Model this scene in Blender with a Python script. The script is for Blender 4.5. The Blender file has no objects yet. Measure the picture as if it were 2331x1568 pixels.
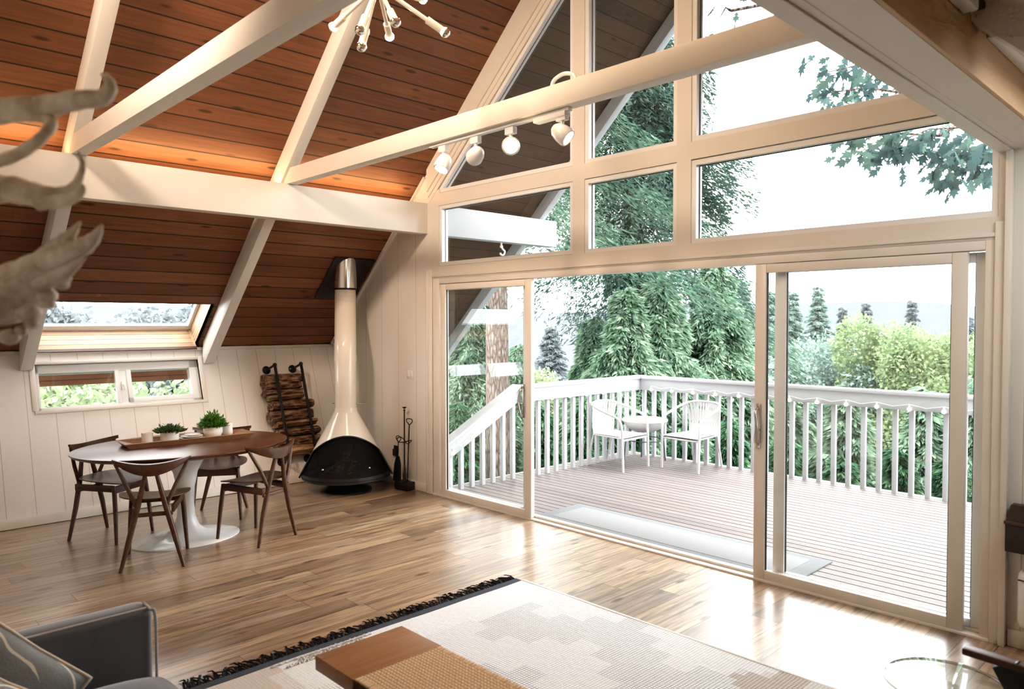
import bpy, bmesh, math, random
import numpy as np
from mathutils import Vector, Matrix, Euler
PI = math.pi
random.seed(7)
RNG = np.random.default_rng(11)
COL = bpy.context.scene.collection
V = Vector

# ------------------------------------------------------------------ mesh builder
class MB:
    def __init__(s): s.v = []; s.f = []
    def add(s, vs, fs):
        b = len(s.v); s.v.extend([tuple(p) for p in vs]); s.f.extend([tuple(b + i for i in f) for f in fs]); return s
    def box(s, x0, x1, y0, y1, z0, z1):
        return s.add([(x0,y0,z0),(x1,y0,z0),(x1,y1,z0),(x0,y1,z0),(x0,y0,z1),(x1,y0,z1),(x1,y1,z1),(x0,y1,z1)],
                     [(0,3,2,1),(4,5,6,7),(0,1,5,4),(1,2,6,5),(2,3,7,6),(3,0,4,7)])
    def bar(s, p0, p1, w, h, up=(0,0,1), w1=None, h1=None):
        """rectangular bar from p0 to p1; w across, h along `up`"""
        p0, p1, up = V(p0), V(p1), V(up); d = (p1-p0).normalized()
        a = d.cross(up).normalized(); u = a.cross(d).normalized()
        w1 = w if w1 is None else w1; h1 = h if h1 is None else h1
        q = [p0+a*i*w/2+u*j*h/2 for i, j in ((-1,-1),(1,-1),(1,1),(-1,1))] + [p1+a*i*w1/2+u*j*h1/2 for i, j in ((-1,-1),(1,-1),(1,1),(-1,1))]
        return s.add(q, [(0,1,2,3),(7,6,5,4),(4,5,1,0),(5,6,2,1),(6,7,3,2),(7,4,0,3)])
    def tube(s, pts, r, n=10, closed=False, flat=1.0, caps=True):
        pts = [V(p) for p in pts]; m = len(pts)
        rs = r if isinstance(r, (list, tuple)) else [r]*m
        T = []
        for i in range(m):
            a = pts[(i-1) % m] if closed else pts[max(i-1, 0)]; b = pts[(i+1) % m] if closed else pts[min(i+1, m-1)]
            T.append((b-a).normalized())
        ref = V((0,0,1)) if abs(T[0].z) < .9 else V((1,0,0))
        nrm = T[0].cross(ref).normalized(); vs = []; prev = T[0]
        for i in range(m):
            ax = prev.cross(T[i])
            if ax.length > 1e-7: nrm = Matrix.Rotation(prev.angle(T[i]), 3, ax.normalized()) @ nrm
            nrm = (nrm - T[i]*nrm.dot(T[i])).normalized(); prev = T[i]; b = T[i].cross(nrm)
            for k in range(n):
                a = 2*PI*k/n; vs.append(pts[i] + (nrm*math.cos(a) + b*math.sin(a)*flat)*rs[i])
        fs = []
        for i in range(m if closed else m-1):
            j = (i+1) % m
            for k in range(n):
                l = (k+1) % n; fs.append((i*n+k, i*n+l, j*n+l, j*n+k))
        if not closed and caps: fs += [tuple(range(n))[::-1], tuple(range((m-1)*n, m*n))]
        return s.add(vs, fs)
    def cyl(s, p0, p1, r0, r1=None, n=16): return s.tube([p0, p1], [r0, r0 if r1 is None else r1], n)
    def lathe(s, prof, c=(0,0,0), n=32, sx=1, sy=1):
        cx, cy, cz = c; vs = []; fs = []; m = len(prof)
        for r, z in prof:
            for k in range(n): vs.append((cx+r*sx*math.cos(2*PI*k/n), cy+r*sy*math.sin(2*PI*k/n), cz+z))
        for i in range(m-1):
            for k in range(n):
                l = (k+1) % n; fs.append((i*n+k, i*n+l, (i+1)*n+l, (i+1)*n+k))
        fs += [tuple(range(n))[::-1], tuple(range((m-1)*n, m*n))]
        return s.add(vs, fs)
    def prism(s, poly, vec):
        n = len(poly); vec = V(vec); a = [V(p) for p in poly]
        return s.add(a + [p+vec for p in a], [tuple(range(n))[::-1], tuple(range(n, 2*n))] + [(i, (i+1) % n, n+(i+1) % n, n+i) for i in range(n)])
    def sphere(s, c, r, n=14, sc=(1,1,1), z0=-1, z1=1):
        prof = []
        m = max(4, n//2)
        for i in range(m+1):
            t = math.asin(z0) + (math.asin(z1)-math.asin(z0))*i/m; prof.append((max(1e-4, r*math.cos(t)), r*math.sin(t)))
        b = len(s.v); s.lathe(prof, (0,0,0), n)
        for i in range(b, len(s.v)): q = s.v[i]; s.v[i] = (c[0]+q[0]*sc[0], c[1]+q[1]*sc[1], c[2]+q[2]*sc[2])
        return s
    def xform(s, M, start=0):
        s.v[start:] = [tuple(M @ V(p)) for p in s.v[start:]]; return s
    def build(s, name, m, parent=None, world=False, smooth=None, bevel=0, seg=2):
        vs = s.v
        if parent is not None and world:
            I = XF[parent.name].inverted(); vs = [tuple(I @ V(p)) for p in vs]
        me = bpy.data.meshes.new(name); me.from_pydata(vs, [], s.f)
        bm = bmesh.new(); bm.from_mesh(me); bmesh.ops.recalc_face_normals(bm, faces=bm.faces)
        if bevel:
            es = [e for e in bm.edges if len(e.link_faces) == 2 and e.calc_face_angle(0) > .5]
            bmesh.ops.bevel(bm, geom=es, offset=bevel, segments=seg, affect='EDGES', profile=.5, clamp_overlap=True)
        bm.to_mesh(me); bm.free()
        if smooth is not None or bevel:
            me.polygons.foreach_set('use_smooth', [True]*len(me.polygons))
            me.set_sharp_from_angle(angle=math.radians(smooth or 40))
        me.materials.append(m)
        o = bpy.data.objects.new(name, me); COL.objects.link(o)
        if parent is not None: o.parent = parent
        XF[o.name] = (XF[parent.name] if parent is not None else Matrix())
        return o
XF = {}
def tag(o, label=None, cat=None, group=None, kind=None):
    if label: o['label'] = label
    if cat: o['category'] = cat
    if group: o['group'] = group
    if kind: o['kind'] = kind
    return o
def thing(name, label, cat, loc=(0,0,0), rotz=0, group=None, kind=None):
    o = bpy.data.objects.new(name, None); COL.objects.link(o); o.empty_display_size = .1
    o.location = loc; o.rotation_euler = (0,0,rotz)
    XF[o.name] = Matrix.Translation(loc) @ Matrix.Rotation(rotz, 4, 'Z')
    return tag(o, label, cat, group, kind)
def dup(root, loc, rotz, label=None, group=None):
    r = root.copy(); COL.objects.link(r); r.location = loc; r.rotation_euler = (0,0,rotz)
    XF[r.name] = Matrix.Translation(loc) @ Matrix.Rotation(rotz, 4, 'Z')
    if label: r['label'] = label
    if group: r['group'] = group
    for ch in list(root.children):
        c = ch.copy(); COL.objects.link(c); c.parent = r
        for g in list(ch.children):
            d = g.copy(); COL.objects.link(d); d.parent = c
    return r
def struct(name, mb, m, label=None, cat=None, parent=None, **k):
    o = mb.build(name, m, parent, **k)
    return tag(o, label, cat, kind='structure' if parent is None else None)
def bez(p0, p1, p2, n=10):
    p0, p1, p2 = V(p0), V(p1), V(p2)
    return [p0*(1-t)**2 + p1*2*t*(1-t) + p2*t*t for t in [i/n for i in range(n+1)]]
def catmull(P, n=6):
    P = [V(p) for p in P]; out = []
    for i in range(len(P)-1):
        a, b, c, d = P[max(i-1,0)], P[i], P[i+1], P[min(i+2, len(P)-1)]
        for k in range(n):
            t = k/n; out.append(.5*((2*b)+(c-a)*t+(2*a-5*b+4*c-d)*t*t+(3*b-a-3*c+d)*t**3))
    return out + [P[-1]]

# ------------------------------------------------------------------ node materials
class G:
    def __init__(s, name):
        s.m = bpy.data.materials.new(name); s.m.use_nodes = True
        s.t = s.m.node_tree; s.t.nodes.clear()
        s.o = s.t.nodes.new('ShaderNodeOutputMaterial'); s._tc = None
    def n(s, typ, ins=None, **attrs):
        x = s.t.nodes.new(typ)
        for k, v in attrs.items(): setattr(x, k, v)
        for k, v in (ins or {}).items():
            if v is None: continue
            i = x.inputs[k]
            if isinstance(v, bpy.types.NodeSocket): s.t.links.new(v, i)
            else: i.default_value = v
        return x
    @property
    def obj(s):
        if s._tc is None: s._tc = s.n('ShaderNodeTexCoord')
        return s._tc.outputs['Object']
    def map(s, vec, scale=(1,1,1), loc=(0,0,0), rot=(0,0,0)):
        return s.n('ShaderNodeMapping', {'Vector': vec, 'Scale': scale, 'Location': loc, 'Rotation': rot}).outputs[0]
    def noise(s, vec, scale=5, detail=3, rough=.55, dist=0):
        return s.n('ShaderNodeTexNoise', {'Vector': vec, 'Scale': scale, 'Detail': detail, 'Roughness': rough, 'Distortion': dist}).outputs['Fac']
    def voro(s, vec, scale=5, feature='F1', out='Distance'):
        return s.n('ShaderNodeTexVoronoi', {'Vector': vec, 'Scale': scale}, feature=feature).outputs[out]
    def white(s, vec): return s.n('ShaderNodeTexWhiteNoise', {'Vector': vec}, noise_dimensions='3D').outputs['Value']
    def math(s, op, a, b=None, c=None, clamp=False):
        x = s.n('ShaderNodeMath', operation=op, use_clamp=clamp)
        for i, v in enumerate((a, b, c)):
            if v is None: continue
            if isinstance(v, bpy.types.NodeSocket): s.t.links.new(v, x.inputs[i])
            else: x.inputs[i].default_value = v
        return x.outputs[0]
    def xyz(s, vec):
        x = s.n('ShaderNodeSeparateXYZ', {0: vec}); return x.outputs[0], x.outputs[1], x.outputs[2]
    def comb(s, x, y, z=0.0): return s.n('ShaderNodeCombineXYZ', {0: x, 1: y, 2: z}).outputs[0]
    def ramp(s, fac, stops, interp='LINEAR'):
        x = s.n('ShaderNodeValToRGB', {0: fac}); cr = x.color_ramp; cr.interpolation = interp
        while len(cr.elements) < len(stops): cr.elements.new(.5)
        for e, (p, c) in zip(cr.elements, stops):
            e.position = p; e.color = (*c, 1) if len(c) == 3 else c
        return x.outputs[0]
    def mix(s, fac, a, b, mode='MIX'):
        x = s.n('ShaderNodeMix', data_type='RGBA', blend_type=mode)
        for i, v in ((0, fac), (6, a), (7, b)):
            if isinstance(v, bpy.types.NodeSocket): s.t.links.new(v, x.inputs[i])
            else: x.inputs[i].default_value = (*v, 1) if isinstance(v, tuple) and len(v) == 3 else v
        return x.outputs[2]
    def bump(s, h, strength=.3, dist=.01):
        return s.n('ShaderNodeBump', {'Height': h, 'Strength': strength, 'Distance': dist}).outputs[0]
    def pbr(s, base, rough=.5, normal=None, metal=0., **ins):
        if isinstance(base, tuple) and len(base) == 3: base = (*base, 1)
        d = {'Base Color': base, 'Roughness': rough, 'Metallic': metal}
        if normal is not None: d['Normal'] = normal
        d.update(ins)
        b = s.n('ShaderNodeBsdfPrincipled', d); s.t.links.new(b.outputs[0], s.o.inputs[0]); return s.m
    def surf(s, sh): s.t.links.new(sh, s.o.inputs[0]); return s.m

def paint(name, col, rough=.45, var=.05, scale=3.0, bump=.05):
    g = G(name); n = g.noise(g.obj, scale, 3)
    d = tuple(max(0, c*(1-var*2)) for c in col)
    c = g.mix(n, d, col); f = g.noise(g.obj, 60, 2)
    return g.pbr(c, rough, g.bump(f, bump, .002))
def wood(name, c0, c1, axis=0, rough=.4, fine=1.0):
    g = G(name); sc = [22*fine]*3; sc[axis] = 1.6*fine
    n = g.noise(g.map(g.obj, tuple(sc)), 1.6, 5, .6, .6); n2 = g.noise(g.map(g.obj, tuple(v*3 for v in sc)), 2.5, 2)
    c = g.ramp(g.math('ADD', g.math('MULTIPLY', n, .8), g.math('MULTIPLY', n2, .2)), [(.3, c0), (.7, c1)])
    return g.pbr(c, rough, g.bump(n, .08, .003))
def metal(name, col, rough=.25):
    g = G(name); n = g.noise(g.obj, 30, 2)
    return g.pbr(g.mix(n, tuple(c*.85 for c in col), col), rough, metal=1.0)
def emit(name, col, strength, sample=True):
    g = G(name)
    if not sample: g.m.cycles.emission_sampling = 'NONE'
    n = g.noise(g.obj, 40, 1)
    c = g.mix(n, tuple(x*.92 for x in col), col)
    return g.surf(g.n('ShaderNodeEmission', {'Color': c, 'Strength': strength}).outputs[0])
def schlick(g, f0=.045):
    f = g.n('ShaderNodeLayerWeight', {'Blend': .5}).outputs['Facing']
    return g.math('ADD', f0, g.math('MULTIPLY', g.math('POWER', f, 5.0), .9), clamp=True)
def glass_pane(name, tint=(.97,.985,.98), refl=1.0):
    g = G(name); fr = schlick(g)
    n = g.noise(g.obj, 1.5, 1)
    t = g.n('ShaderNodeBsdfTransparent', {'Color': g.mix(n, tint, tuple(min(1, c+.01) for c in tint))})
    gl = g.n('ShaderNodeBsdfGlossy', {'Color': (1,1,1,1), 'Roughness': 0.0})
    fac = g.math('MULTIPLY', fr, refl, clamp=True)
    return g.surf(g.n('ShaderNodeMixShader', {0: fac, 1: t.outputs[0], 2: gl.outputs[0]}).outputs[0])

def planks(name, w, L, cols, ux=0, vx=1, line=.012, knots=0.0, rough=.5, coat=0.0, lw=.5, gap=(.01,.006,.004), joints=True, grainy=.5, contrast=1.0, streak=0.0):
    """boards across axis ux, running along axis vx (object coordinates)"""
    g = G(name); c = g.xyz(g.obj); u, v = c[ux], c[vx]
    us = g.math('DIVIDE', u, w); row = g.math('FLOOR', us); fu = g.math('FRACT', us)
    r1 = g.white(g.comb(row, 3.7)); vs = g.math('ADD', g.math('DIVIDE', v, L), g.math('MULTIPLY', r1, 7.3))
    colm = g.math('FLOOR', vs) if joints else 0.0
    rnd = g.white(g.comb(row, colm, 1.3))
    base = g.ramp(rnd, [(i/(len(cols)-1) if len(cols) > 1 else 0, k) for i, k in enumerate(cols)])
    gv = g.comb(g.math('MULTIPLY', u, 26.0), g.math('MULTIPLY', v, 1.3), g.math('MULTIPLY', rnd, 37.0))
    gn = g.noise(gv, 1.0, 6, .62, 1.2); gn2 = g.noise(g.comb(g.math('MULTIPLY', u, 90.0), g.math('MULTIPLY', v, 4.0), rnd), 1.0, 3)
    sh = g.ramp(gn, [(.25, (1-grainy,)*3), (.6, (1,1,1)), (.85, (1+.12*contrast,)*3)])
    colr = g.mix(1.0, base, sh, 'MULTIPLY'); colr = g.mix(.18, colr, g.mix(gn2, (0,0,0), (1,1,1)), 'OVERLAY')
    if streak:
        sn = g.noise(g.comb(g.math('MULTIPLY', u, 13.0), g.math('MULTIPLY', v, 1.1), g.math('MULTIPLY', rnd, 53.0)), 1.0, 5, .7, 1.8)
        colr = g.mix(g.math('MULTIPLY', g.ramp(sn, [(.50, (0,0,0)), (.68, (1,1,1))]), streak), colr, (.075,.048,.034))
    if knots:
        kv = g.comb(g.math('MULTIPLY', u, 1/w*1.0), g.math('MULTIPLY', v, 1.9), g.math('MULTIPLY', rnd, 11.0))
        kd = g.voro(kv, 1.25); kr = g.ramp(g.noise(g.comb(g.math('MULTIPLY', row, 3.3), g.math('MULTIPLY', v, .7), 5.1), 1.0, 1), [(.38, (0,0,0)), (.46, (1,1,1))])
        km = g.ramp(kd, [(.0, (1,1,1)), (.085*knots, (1,1,1)), (.16*knots, (0,0,0))])
        colr = g.mix(g.math('MULTIPLY', g.math('MULTIPLY', km, kr), .85), colr, (.05,.02,.01))
    e = g.math('LESS_THAN', fu, line/w)
    if joints:
        fv = g.math('FRACT', vs); e2 = g.math('LESS_THAN', fv, line*.8/L); e = g.math('MAXIMUM', e, e2)
    colr = g.mix(g.math('MULTIPLY', e, lw), colr, gap)
    h = g.math('SUBTRACT', g.math('MULTIPLY', gn, .25), e)
    rr = g.math('ADD', rough-.06, g.math('MULTIPLY', gn, .16))
    return g.pbr(colr, rr, g.bump(h, .35, .004), **({'Coat Weight': coat, 'Coat Roughness': .28} if coat else {}))

def leafmat(name, cols, trans=.35, rough=.55):
    g = G(name); r = g.n('ShaderNodeNewGeometry').outputs['Random Per Island']
    n = g.noise(g.obj, .8, 2)
    f = g.math('ADD', g.math('MULTIPLY', r, .6), g.math('MULTIPLY', n, .4))
    c = g.ramp(f, [(i/(len(cols)-1), k) for i, k in enumerate(cols)])
    d = g.n('ShaderNodeBsdfDiffuse', {'Color': c}); t = g.n('ShaderNodeBsdfTranslucent', {'Color': c})
    return g.surf(g.n('ShaderNodeMixShader', {0: trans, 1: d.outputs[0], 2: t.outputs[0]}).outputs[0])

M = {}
M['white'] = paint('interior_white_paint', (.78,.73,.66), .38)
M['trimwhite'] = paint('window_white_paint', (.80,.75,.68), .33)
M['vinyl'] = paint('white_vinyl', (.84,.84,.83), .28, .02)
M['beam'] = paint('beam_white_paint', (.78,.74,.68), .42, .04, 2)
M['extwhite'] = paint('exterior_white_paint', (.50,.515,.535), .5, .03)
M['ceil'] = planks('stained_pine_ceiling', .1445, 3.4, [(.23,.09,.042),(.275,.113,.053),(.195,.075,.034),(.31,.137,.066),(.25,.10,.046)], 0, 1, .011, knots=1.0, rough=.5, lw=.9, joints=False, grainy=.35)
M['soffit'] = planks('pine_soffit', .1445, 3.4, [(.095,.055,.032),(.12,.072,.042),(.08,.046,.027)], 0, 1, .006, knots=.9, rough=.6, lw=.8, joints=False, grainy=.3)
SH_ = [(.50,.33,.21),(.56,.39,.26),(.45,.295,.185)]
M['shaft'] = planks('light_pine_boards', .06, 2.6, SH_, 2, 1, .005, knots=.7, rough=.5, lw=.8, joints=False, grainy=.25)
M['shaftside'] = planks('light_pine_side_boards', .04, 2.6, SH_, 2, 0, .005, knots=.7, rough=.5, lw=.8, joints=False, grainy=.25)
M['pine'] = wood('pale_pine', (.50,.33,.19), (.64,.46,.29), 1, .5, .4)
M['floor'] = planks('reclaimed_oak_floor', .155, 1.25, [(.38,.245,.14),(.50,.36,.225),(.28,.185,.115),(.56,.43,.295),(.42,.29,.175),(.52,.385,.255),(.235,.155,.10),(.46,.33,.21)], 0, 1, .0045, knots=1.1, rough=.3, lw=.9, coat=.8, grainy=.8, contrast=2.0, streak=.62)
M['deck'] = planks('weathered_deck_boards', .1, 4.0, [(.185,.156,.148),(.21,.184,.178),(.165,.137,.130),(.22,.20,.196)], 1, 0, .0005, rough=.55, lw=.3, joints=False, grainy=.25, gap=(.02,.012,.01))
def vgroove(name, col, axis, spacing, off=0.0, rough=.4):
    g = G(name); c = g.xyz(g.obj)[axis]
    f = g.math('FRACT', g.math('DIVIDE', g.math('ADD', c, off), spacing))
    e = g.math('LESS_THAN', f, .006/spacing); n = g.noise(g.map(g.obj, (3,3,1)), 3, 4)
    k = g.mix(g.math('MULTIPLY', e, .45), g.mix(n, tuple(x*.95 for x in col), col), (.28,.2,.14))
    w = g.noise(g.map(g.obj, (9,9,1.2)), 2.5, 4, .6, 1.0)
    return g.pbr(k, rough, g.bump(g.math('SUBTRACT', g.math('MULTIPLY', w, .25), e), .4, .005))
M['kneewall'] = vgroove('white_groove_panelling', (.80,.765,.72), 1, .212, .08)
M['gablewall'] = vgroove('white_wide_panelling', (.80,.76,.70), 0, .3, .07)
M['walnut'] = wood('dark_walnut', (.05,.022,.012), (.115,.052,.028), 0, .36)
M['tabletop'] = wood('walnut_table_top', (.085,.034,.018), (.14,.062,.034), 1, .3, .8)
M['benchwood'] = wood('teak_bench_wood', (.24,.115,.052), (.39,.205,.10), 1, .35, .7)
M['tulip'] = paint('white_lacquer', (.82,.82,.80), .2, .02, 2, 0)
M['black'] = paint('black_metal', (.012,.012,.014), .4, .1, 20)
M['charcoal'] = paint('charcoal_enamel', (.022,.021,.024), .42, .1, 8)
M['enamel'] = paint('cream_white_enamel', (.82,.76,.68), .12, .02, 2, 0)
M['chrome'] = metal('polished_chrome', (.85,.83,.8), .08)
M['nickel'] = metal('brushed_nickel', (.62,.58,.54), .25)
M['bark'] = None
M['glass'] = glass_pane('window_glass')
M['ceramic'] = paint('white_ceramic', (.80,.78,.73), .3, .03)
M['frosted'] = paint('frosted_glass', (.78,.76,.74), .35, .03)
M['traywood'] = wood('walnut_tray', (.20,.10,.05), (.36,.20,.11), 1, .3, .8)
SKY_STRENGTH = 7.5
EXPOSURE = 0.25
LOOK = 'Medium High Contrast'
WARM = (1.0,.75,.52); NEUT = (1.0,.90,.78); SOFT = (1.0,.80,.64)
LAMPS = [
 ('area', 'ridge_fill_light', (2.6,-2.4,4.7), (0,0,0), .5, 1.4, 45, WARM),  # added fill light near the ridge, no fixture there; brightens the interior
 ('spot', 'gable_fill_spot', (2.24,-4.6,4.3), (.3,0,1.9), 420, SOFT, 80, .9, .25),  # added fill from high at the back, brightens the gable framing
 ('spot', 'track_spot', (1.86,-1.44,2.66), (-1.0,-.3,1.4), 45, WARM, 100),
 ('spot', 'track_spot', (2.16,-1.42,2.70), (-.9,0.0,2.0), 45, WARM, 100),
]
# ================================================================== THE ROOM
SL = .94; ANG = math.atan(SL); CS = math.cos(ANG)
XE, ZE = -1.987, 1.433                 # foot of the left roof slope (top of the knee wall)
XC = 2.24                              # ridge
XR = 2*XC - XE
SMAX = (XC-XE)/CS
Y0 = -5.0                              # back wall
def ceil_z(x): return ZE + SL*(x-XE) if x < XC else ZE + SL*(XR-x)

struct('floor', MB().box(-1.7, 6.5, Y0, 0.0, -.05, 0).box(4.64, 6.5, 0.0, .1, -.05, 0), M['floor'], 'wide plank reclaimed oak floor')
# ---- roof slopes; local x up the slope, local y along the house
def slope(name, m, boxes, right=False, label=None):
    mb = MB()
    for s0, s1, y0, y1, z0, z1 in boxes: mb.box(s0, s1, y0, y1, z0, z1)
    o = struct(name, mb, m, label)
    o.location = (XR if right else XE, 0, ZE); o.rotation_euler = (0, -ANG, PI if right else 0)
    return o
SKY_S = .616
slope('ceiling', M['ceil'], [(-.5, SMAX, Y0, -2.965, 0, .05), (SKY_S, SMAX, -2.965, -1.545, 0, .05), (-.5, -.02, -2.965, -1.545, 0, .05), (-.5, SMAX, -1.545, .1, 0, .05)], label='sloping stained pine plank ceiling over the dining area')
slope('roof_deck_left', M['extwhite'], [(-.55, SMAX+.2, Y0, -2.99, .05, .25), (SKY_S+.03, SMAX+.2, -2.99, -1.52, .05, .25), (-.55, -.03, -2.99, -1.52, .05, .25), (-.55, SMAX+.2, -1.52, 1.85, .05, .25)])
rs0, rs1 = (XR-5.75)/CS, (XR-5.2)/CS; SY0, SY1 = .38, 1.6
slope('ceiling_right', M['pine'], [(-.5, SMAX, SY1, -Y0, 0, .05), (-.5, rs0, -.1, SY1, 0, .05), (rs1, SMAX, -.1, SY1, 0, .05), (rs0, rs1, -.1, SY0, 0, .05)], True, 'pale pine ceiling on the slope over the sofa')
slope('roof_deck_right', M['extwhite'], [(-.55, SMAX+.05, SY1+.02, -Y0, .05, .25), (-.55, rs0, -1.85, SY1+.02, .05, .25), (rs1, SMAX+.05, -1.85, SY1+.02, .05, .25), (rs0, rs1, -1.85, SY0-.02, .05, .25)], True)
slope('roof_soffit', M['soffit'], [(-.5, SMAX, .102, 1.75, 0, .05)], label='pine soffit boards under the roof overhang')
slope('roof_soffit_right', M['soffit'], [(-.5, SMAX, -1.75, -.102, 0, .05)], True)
# ---- knee wall, leaning outwards
TH = math.atan(.487/1.433); CT = math.cos(TH); HK = 1.433/CT
def lean(o): o.location = (-1.5, 0, 0); o.rotation_euler = (0, -TH, 0); return o
LM = Matrix.Translation((-1.5,0,0)) @ Matrix.Rotation(-TH, 4, 'Y')
kw = MB(); a0, a1, b0, b1 = -2.96, -1.55, .966, 1.383
for y0, y1, z0, z1 in ((Y0, a0, 0, HK), (a1, .1, 0, HK), (a0, a1, 0, b0), (a0, a1, b1, HK)): kw.box(-.12, 0, y0, y1, z0, z1)
lean(struct('wall_left', kw, M['kneewall'], 'low white groove panelled wall leaning outward'))
lean(struct('baseboard_left', MB().box(0, .016, Y0, -.0, 0, .085), M['white'], bevel=.004))
lean(struct('trim_left', MB().box(0, .014, Y0, 0, HK-.035, HK-.004), M['white']))
# eave fascia and gutter beyond the low window
struct('eave_gutter', MB().box(-2.46, -2.36, Y0, 1.8, 1.085, 1.17), paint('bronze_gutter', (.25,.19,.11), .6))
# ---- gable wall left of the doors
poly = [(-1.5,0,0), (-.117,0,0), (-.117,0,ceil_z(-.117)+.02), (XE,0,ZE+.02)]
struct('wall_front', MB().prism(poly, (0,.1,0)), M['gablewall'], 'white panelled gable wall beside the fireplace')
struct('baseboard_front', MB().box(-1.5, -.19, -.014, 0, 0, .085), M['white'], bevel=.004)
struct('trim_5', MB().bar((-1.96,-.012,ZE+.005), (-.2,-.012,ceil_z(-.2)-.02), .022, .03, (0,1,0)), M['white'])
struct('wall_right_front', MB().box(4.663, 6.5, .02, .1, 0, 2.56), M['gablewall'], 'white wall panel beside the glass doors')
struct('baseboard_front_right', MB().box(4.68, 6.0, .004, .02, 0, .09), M['white'], bevel=.004)
# right knee wall and back wall (behind the camera)
struct('wall_right', MB().prism([(2*XC+1.5,Y0,0), (2*XC+1.62,Y0,0), (XR+.12,Y0,ZE), (XR,Y0,ZE)], (0,-Y0+.1,0)), M['kneewall'])
struct('wall_back', MB().prism([(-1.5,Y0,0), (2*XC+1.5,Y0,0), (XR,Y0,ZE+.02), (XC,Y0,ceil_z(XC)+.02), (XE,Y0,ZE+.02)], (0,-.1,0)), M['gablewall'])
# ---- white framing of the glass gable
GL = lambda x: 2.939 + .897*x if x < XC else 2.939 + .897*(2*XC-x)     # lower edge of the glazing under the rakes
E_ = .035
fr = MB()
fr.box(-.117, 4.663, 0, .1, 2.10, 2.255-E_)
for xa, xb in ((-.117, 1.668+E_), (1.86-E_, 2.635+E_), (2.82-E_, 4.60)): fr.box(xa, xb, 0, .1, 2.765+E_-.002, 2.953-E_)
fr.box(-.117, .0, 0, .1, 2.255-E_, 2.798).box(-.117, .015, 0, .1, 2.918, 2.953)
fr.box(4.577+E_, 4.663, 0, .1, 2.255-E_, 2.798)
for xa, xb in ((1.668+E_, 1.86-E_), (2.635+E_, 2.82-E_)):
    fr.prism([(xa,0,2.255-E_), (xb,0,2.255-E_), (xb,0,GL(xb)+.3), (xa,0,GL(xa)+.3)], (0,.1,0))
struct('trim_1', fr, M['trimwhite'], 'white painted framing of the glass gable')
rk = MB()
for sgn in (1, -1):
    f = (lambda x: x) if sgn > 0 else (lambda x: 2*XC-x)
    p = [(f(-.15),-.004,GL(-.15)+.03), (f(XC),-.004,GL(XC)+.03), (f(XC),-.004,ceil_z(XC)), (f(-.15),-.004,ceil_z(-.15))]
    rk.prism(p, (0,.1,0))
    q = [(f(-.15),-.03,GL(-.15)+.14), (f(XC),-.03,GL(XC)+.14), (f(XC),-.03,ceil_z(XC)), (f(-.15),-.03,ceil_z(-.15))]
    rk.prism(q, (0,.03,0))
    q = [(f(-.15),-.014,GL(-.15)+.085), (f(XC),-.014,GL(XC)+.085), (f(XC),-.014,GL(XC)+.15), (f(-.15),-.014,GL(-.15)+.15)]
    rk.prism(q, (0,.014,0))
struct('trim_2', rk, M['trimwhite'], 'white rake boards along the sloping gable glass')
cs = MB()   # casing round the doors
cs.box(-.187, -.10, -.014, .0, 0, 2.19); cs.box(-.187, -.155, -.022, -.014, 0, 2.19); cs.box(4.60, 4.663, -.014, 0, 0, 2.19)
cs.box(4.645, 4.675, -.03, .02, 0, 2.545); cs.box(-.10, 4.60, -.012, 0, 2.115, 2.135)
cs.box(-.187, -.117, .0, .1, 0, 2.10); cs.box(4.62, 4.663, .0, .1, 0, 2.10)
struct('trim_3', cs, M['trimwhite'], bevel=.003)
# ---- gable windows: frame + pane
WN = [0]
def window(pts, label, m_fr=None):
    """pts: corners (x,z) of the visible glass, counter-clockwise"""
    WN[0] += 1
    cx = sum(p[0] for p in pts)/len(pts); cz = sum(p[1] for p in pts)/len(pts)
    r = thing('window_%d' % WN[0], label, None, (cx, 0, cz), kind='structure')
    n = len(pts); P = [V((p[0], p[1])) for p in pts]
    def off(d):
        out = []
        for i in range(n):
            a, b, c = P[i-1], P[i], P[(i+1) % n]
            n1 = V(((b-a).y, -(b-a).x)).normalized(); n2 = V(((c-b).y, -(c-b).x)).normalized()
            out.append(b + (n1+n2)*d/(1+n1.dot(n2)))
        return out
    A, B = off(E_), P
    mb = MB(); vs = []
    for y in (.010, .085):
        for q in (A, B): vs += [(p.x, y, p.y) for p in q]
    fs = []
    for i in range(n):
        j = (i+1) % n
        fs += [(i, j, n+j, n+i), (2*n+i, 3*n+i, 3*n+j, 2*n+j), (n+i, n+j, 3*n+j, 3*n+i), (i, 2*n+i, 2*n+j, j)]
    mb.add(vs, fs).build('window_frame', M['vinyl'], r, world=True)
    S = off(.001); 
    MB().add([(p.x, .058, p.y) for p in S], [tuple(range(n))]).build('pane', M['glass'], r, world=True)
    g = off(-.006); mb = MB(); vs = [(p.x, .052, p.y) for p in B] + [(p.x, .052, p.y) for p in g]
    mb.add(vs, [(i, (i+1) % n, n+(i+1) % n, n+i) for i in range(n)]).build('gasket', M['black'], r, world=True)
    return r
window([(.037,2.258), (1.668,2.258), (1.668,2.765), (.037,2.765)], 'low fixed pane of the glass gable, left of the posts')
window([(1.86,2.25), (2.635,2.25), (2.635,2.76), (1.86,2.76)], 'small square lower pane between the two gable posts')
window([(2.82,2.252), (4.577,2.252), (4.577,2.757), (2.82,2.757)], 'long low pane of the gable showing open sky')
window([(.05,2.958), (1.668,2.958), (1.668,GL(1.668)-.02)], 'triangular gable pane left of the posts')
window([(1.86,2.95), (2.635,2.95), (2.635,GL(2.635)-.03), (XC,GL(XC)-.04), (1.86,GL(1.86)-.03)], 'tall pointed gable pane between the posts')
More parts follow.
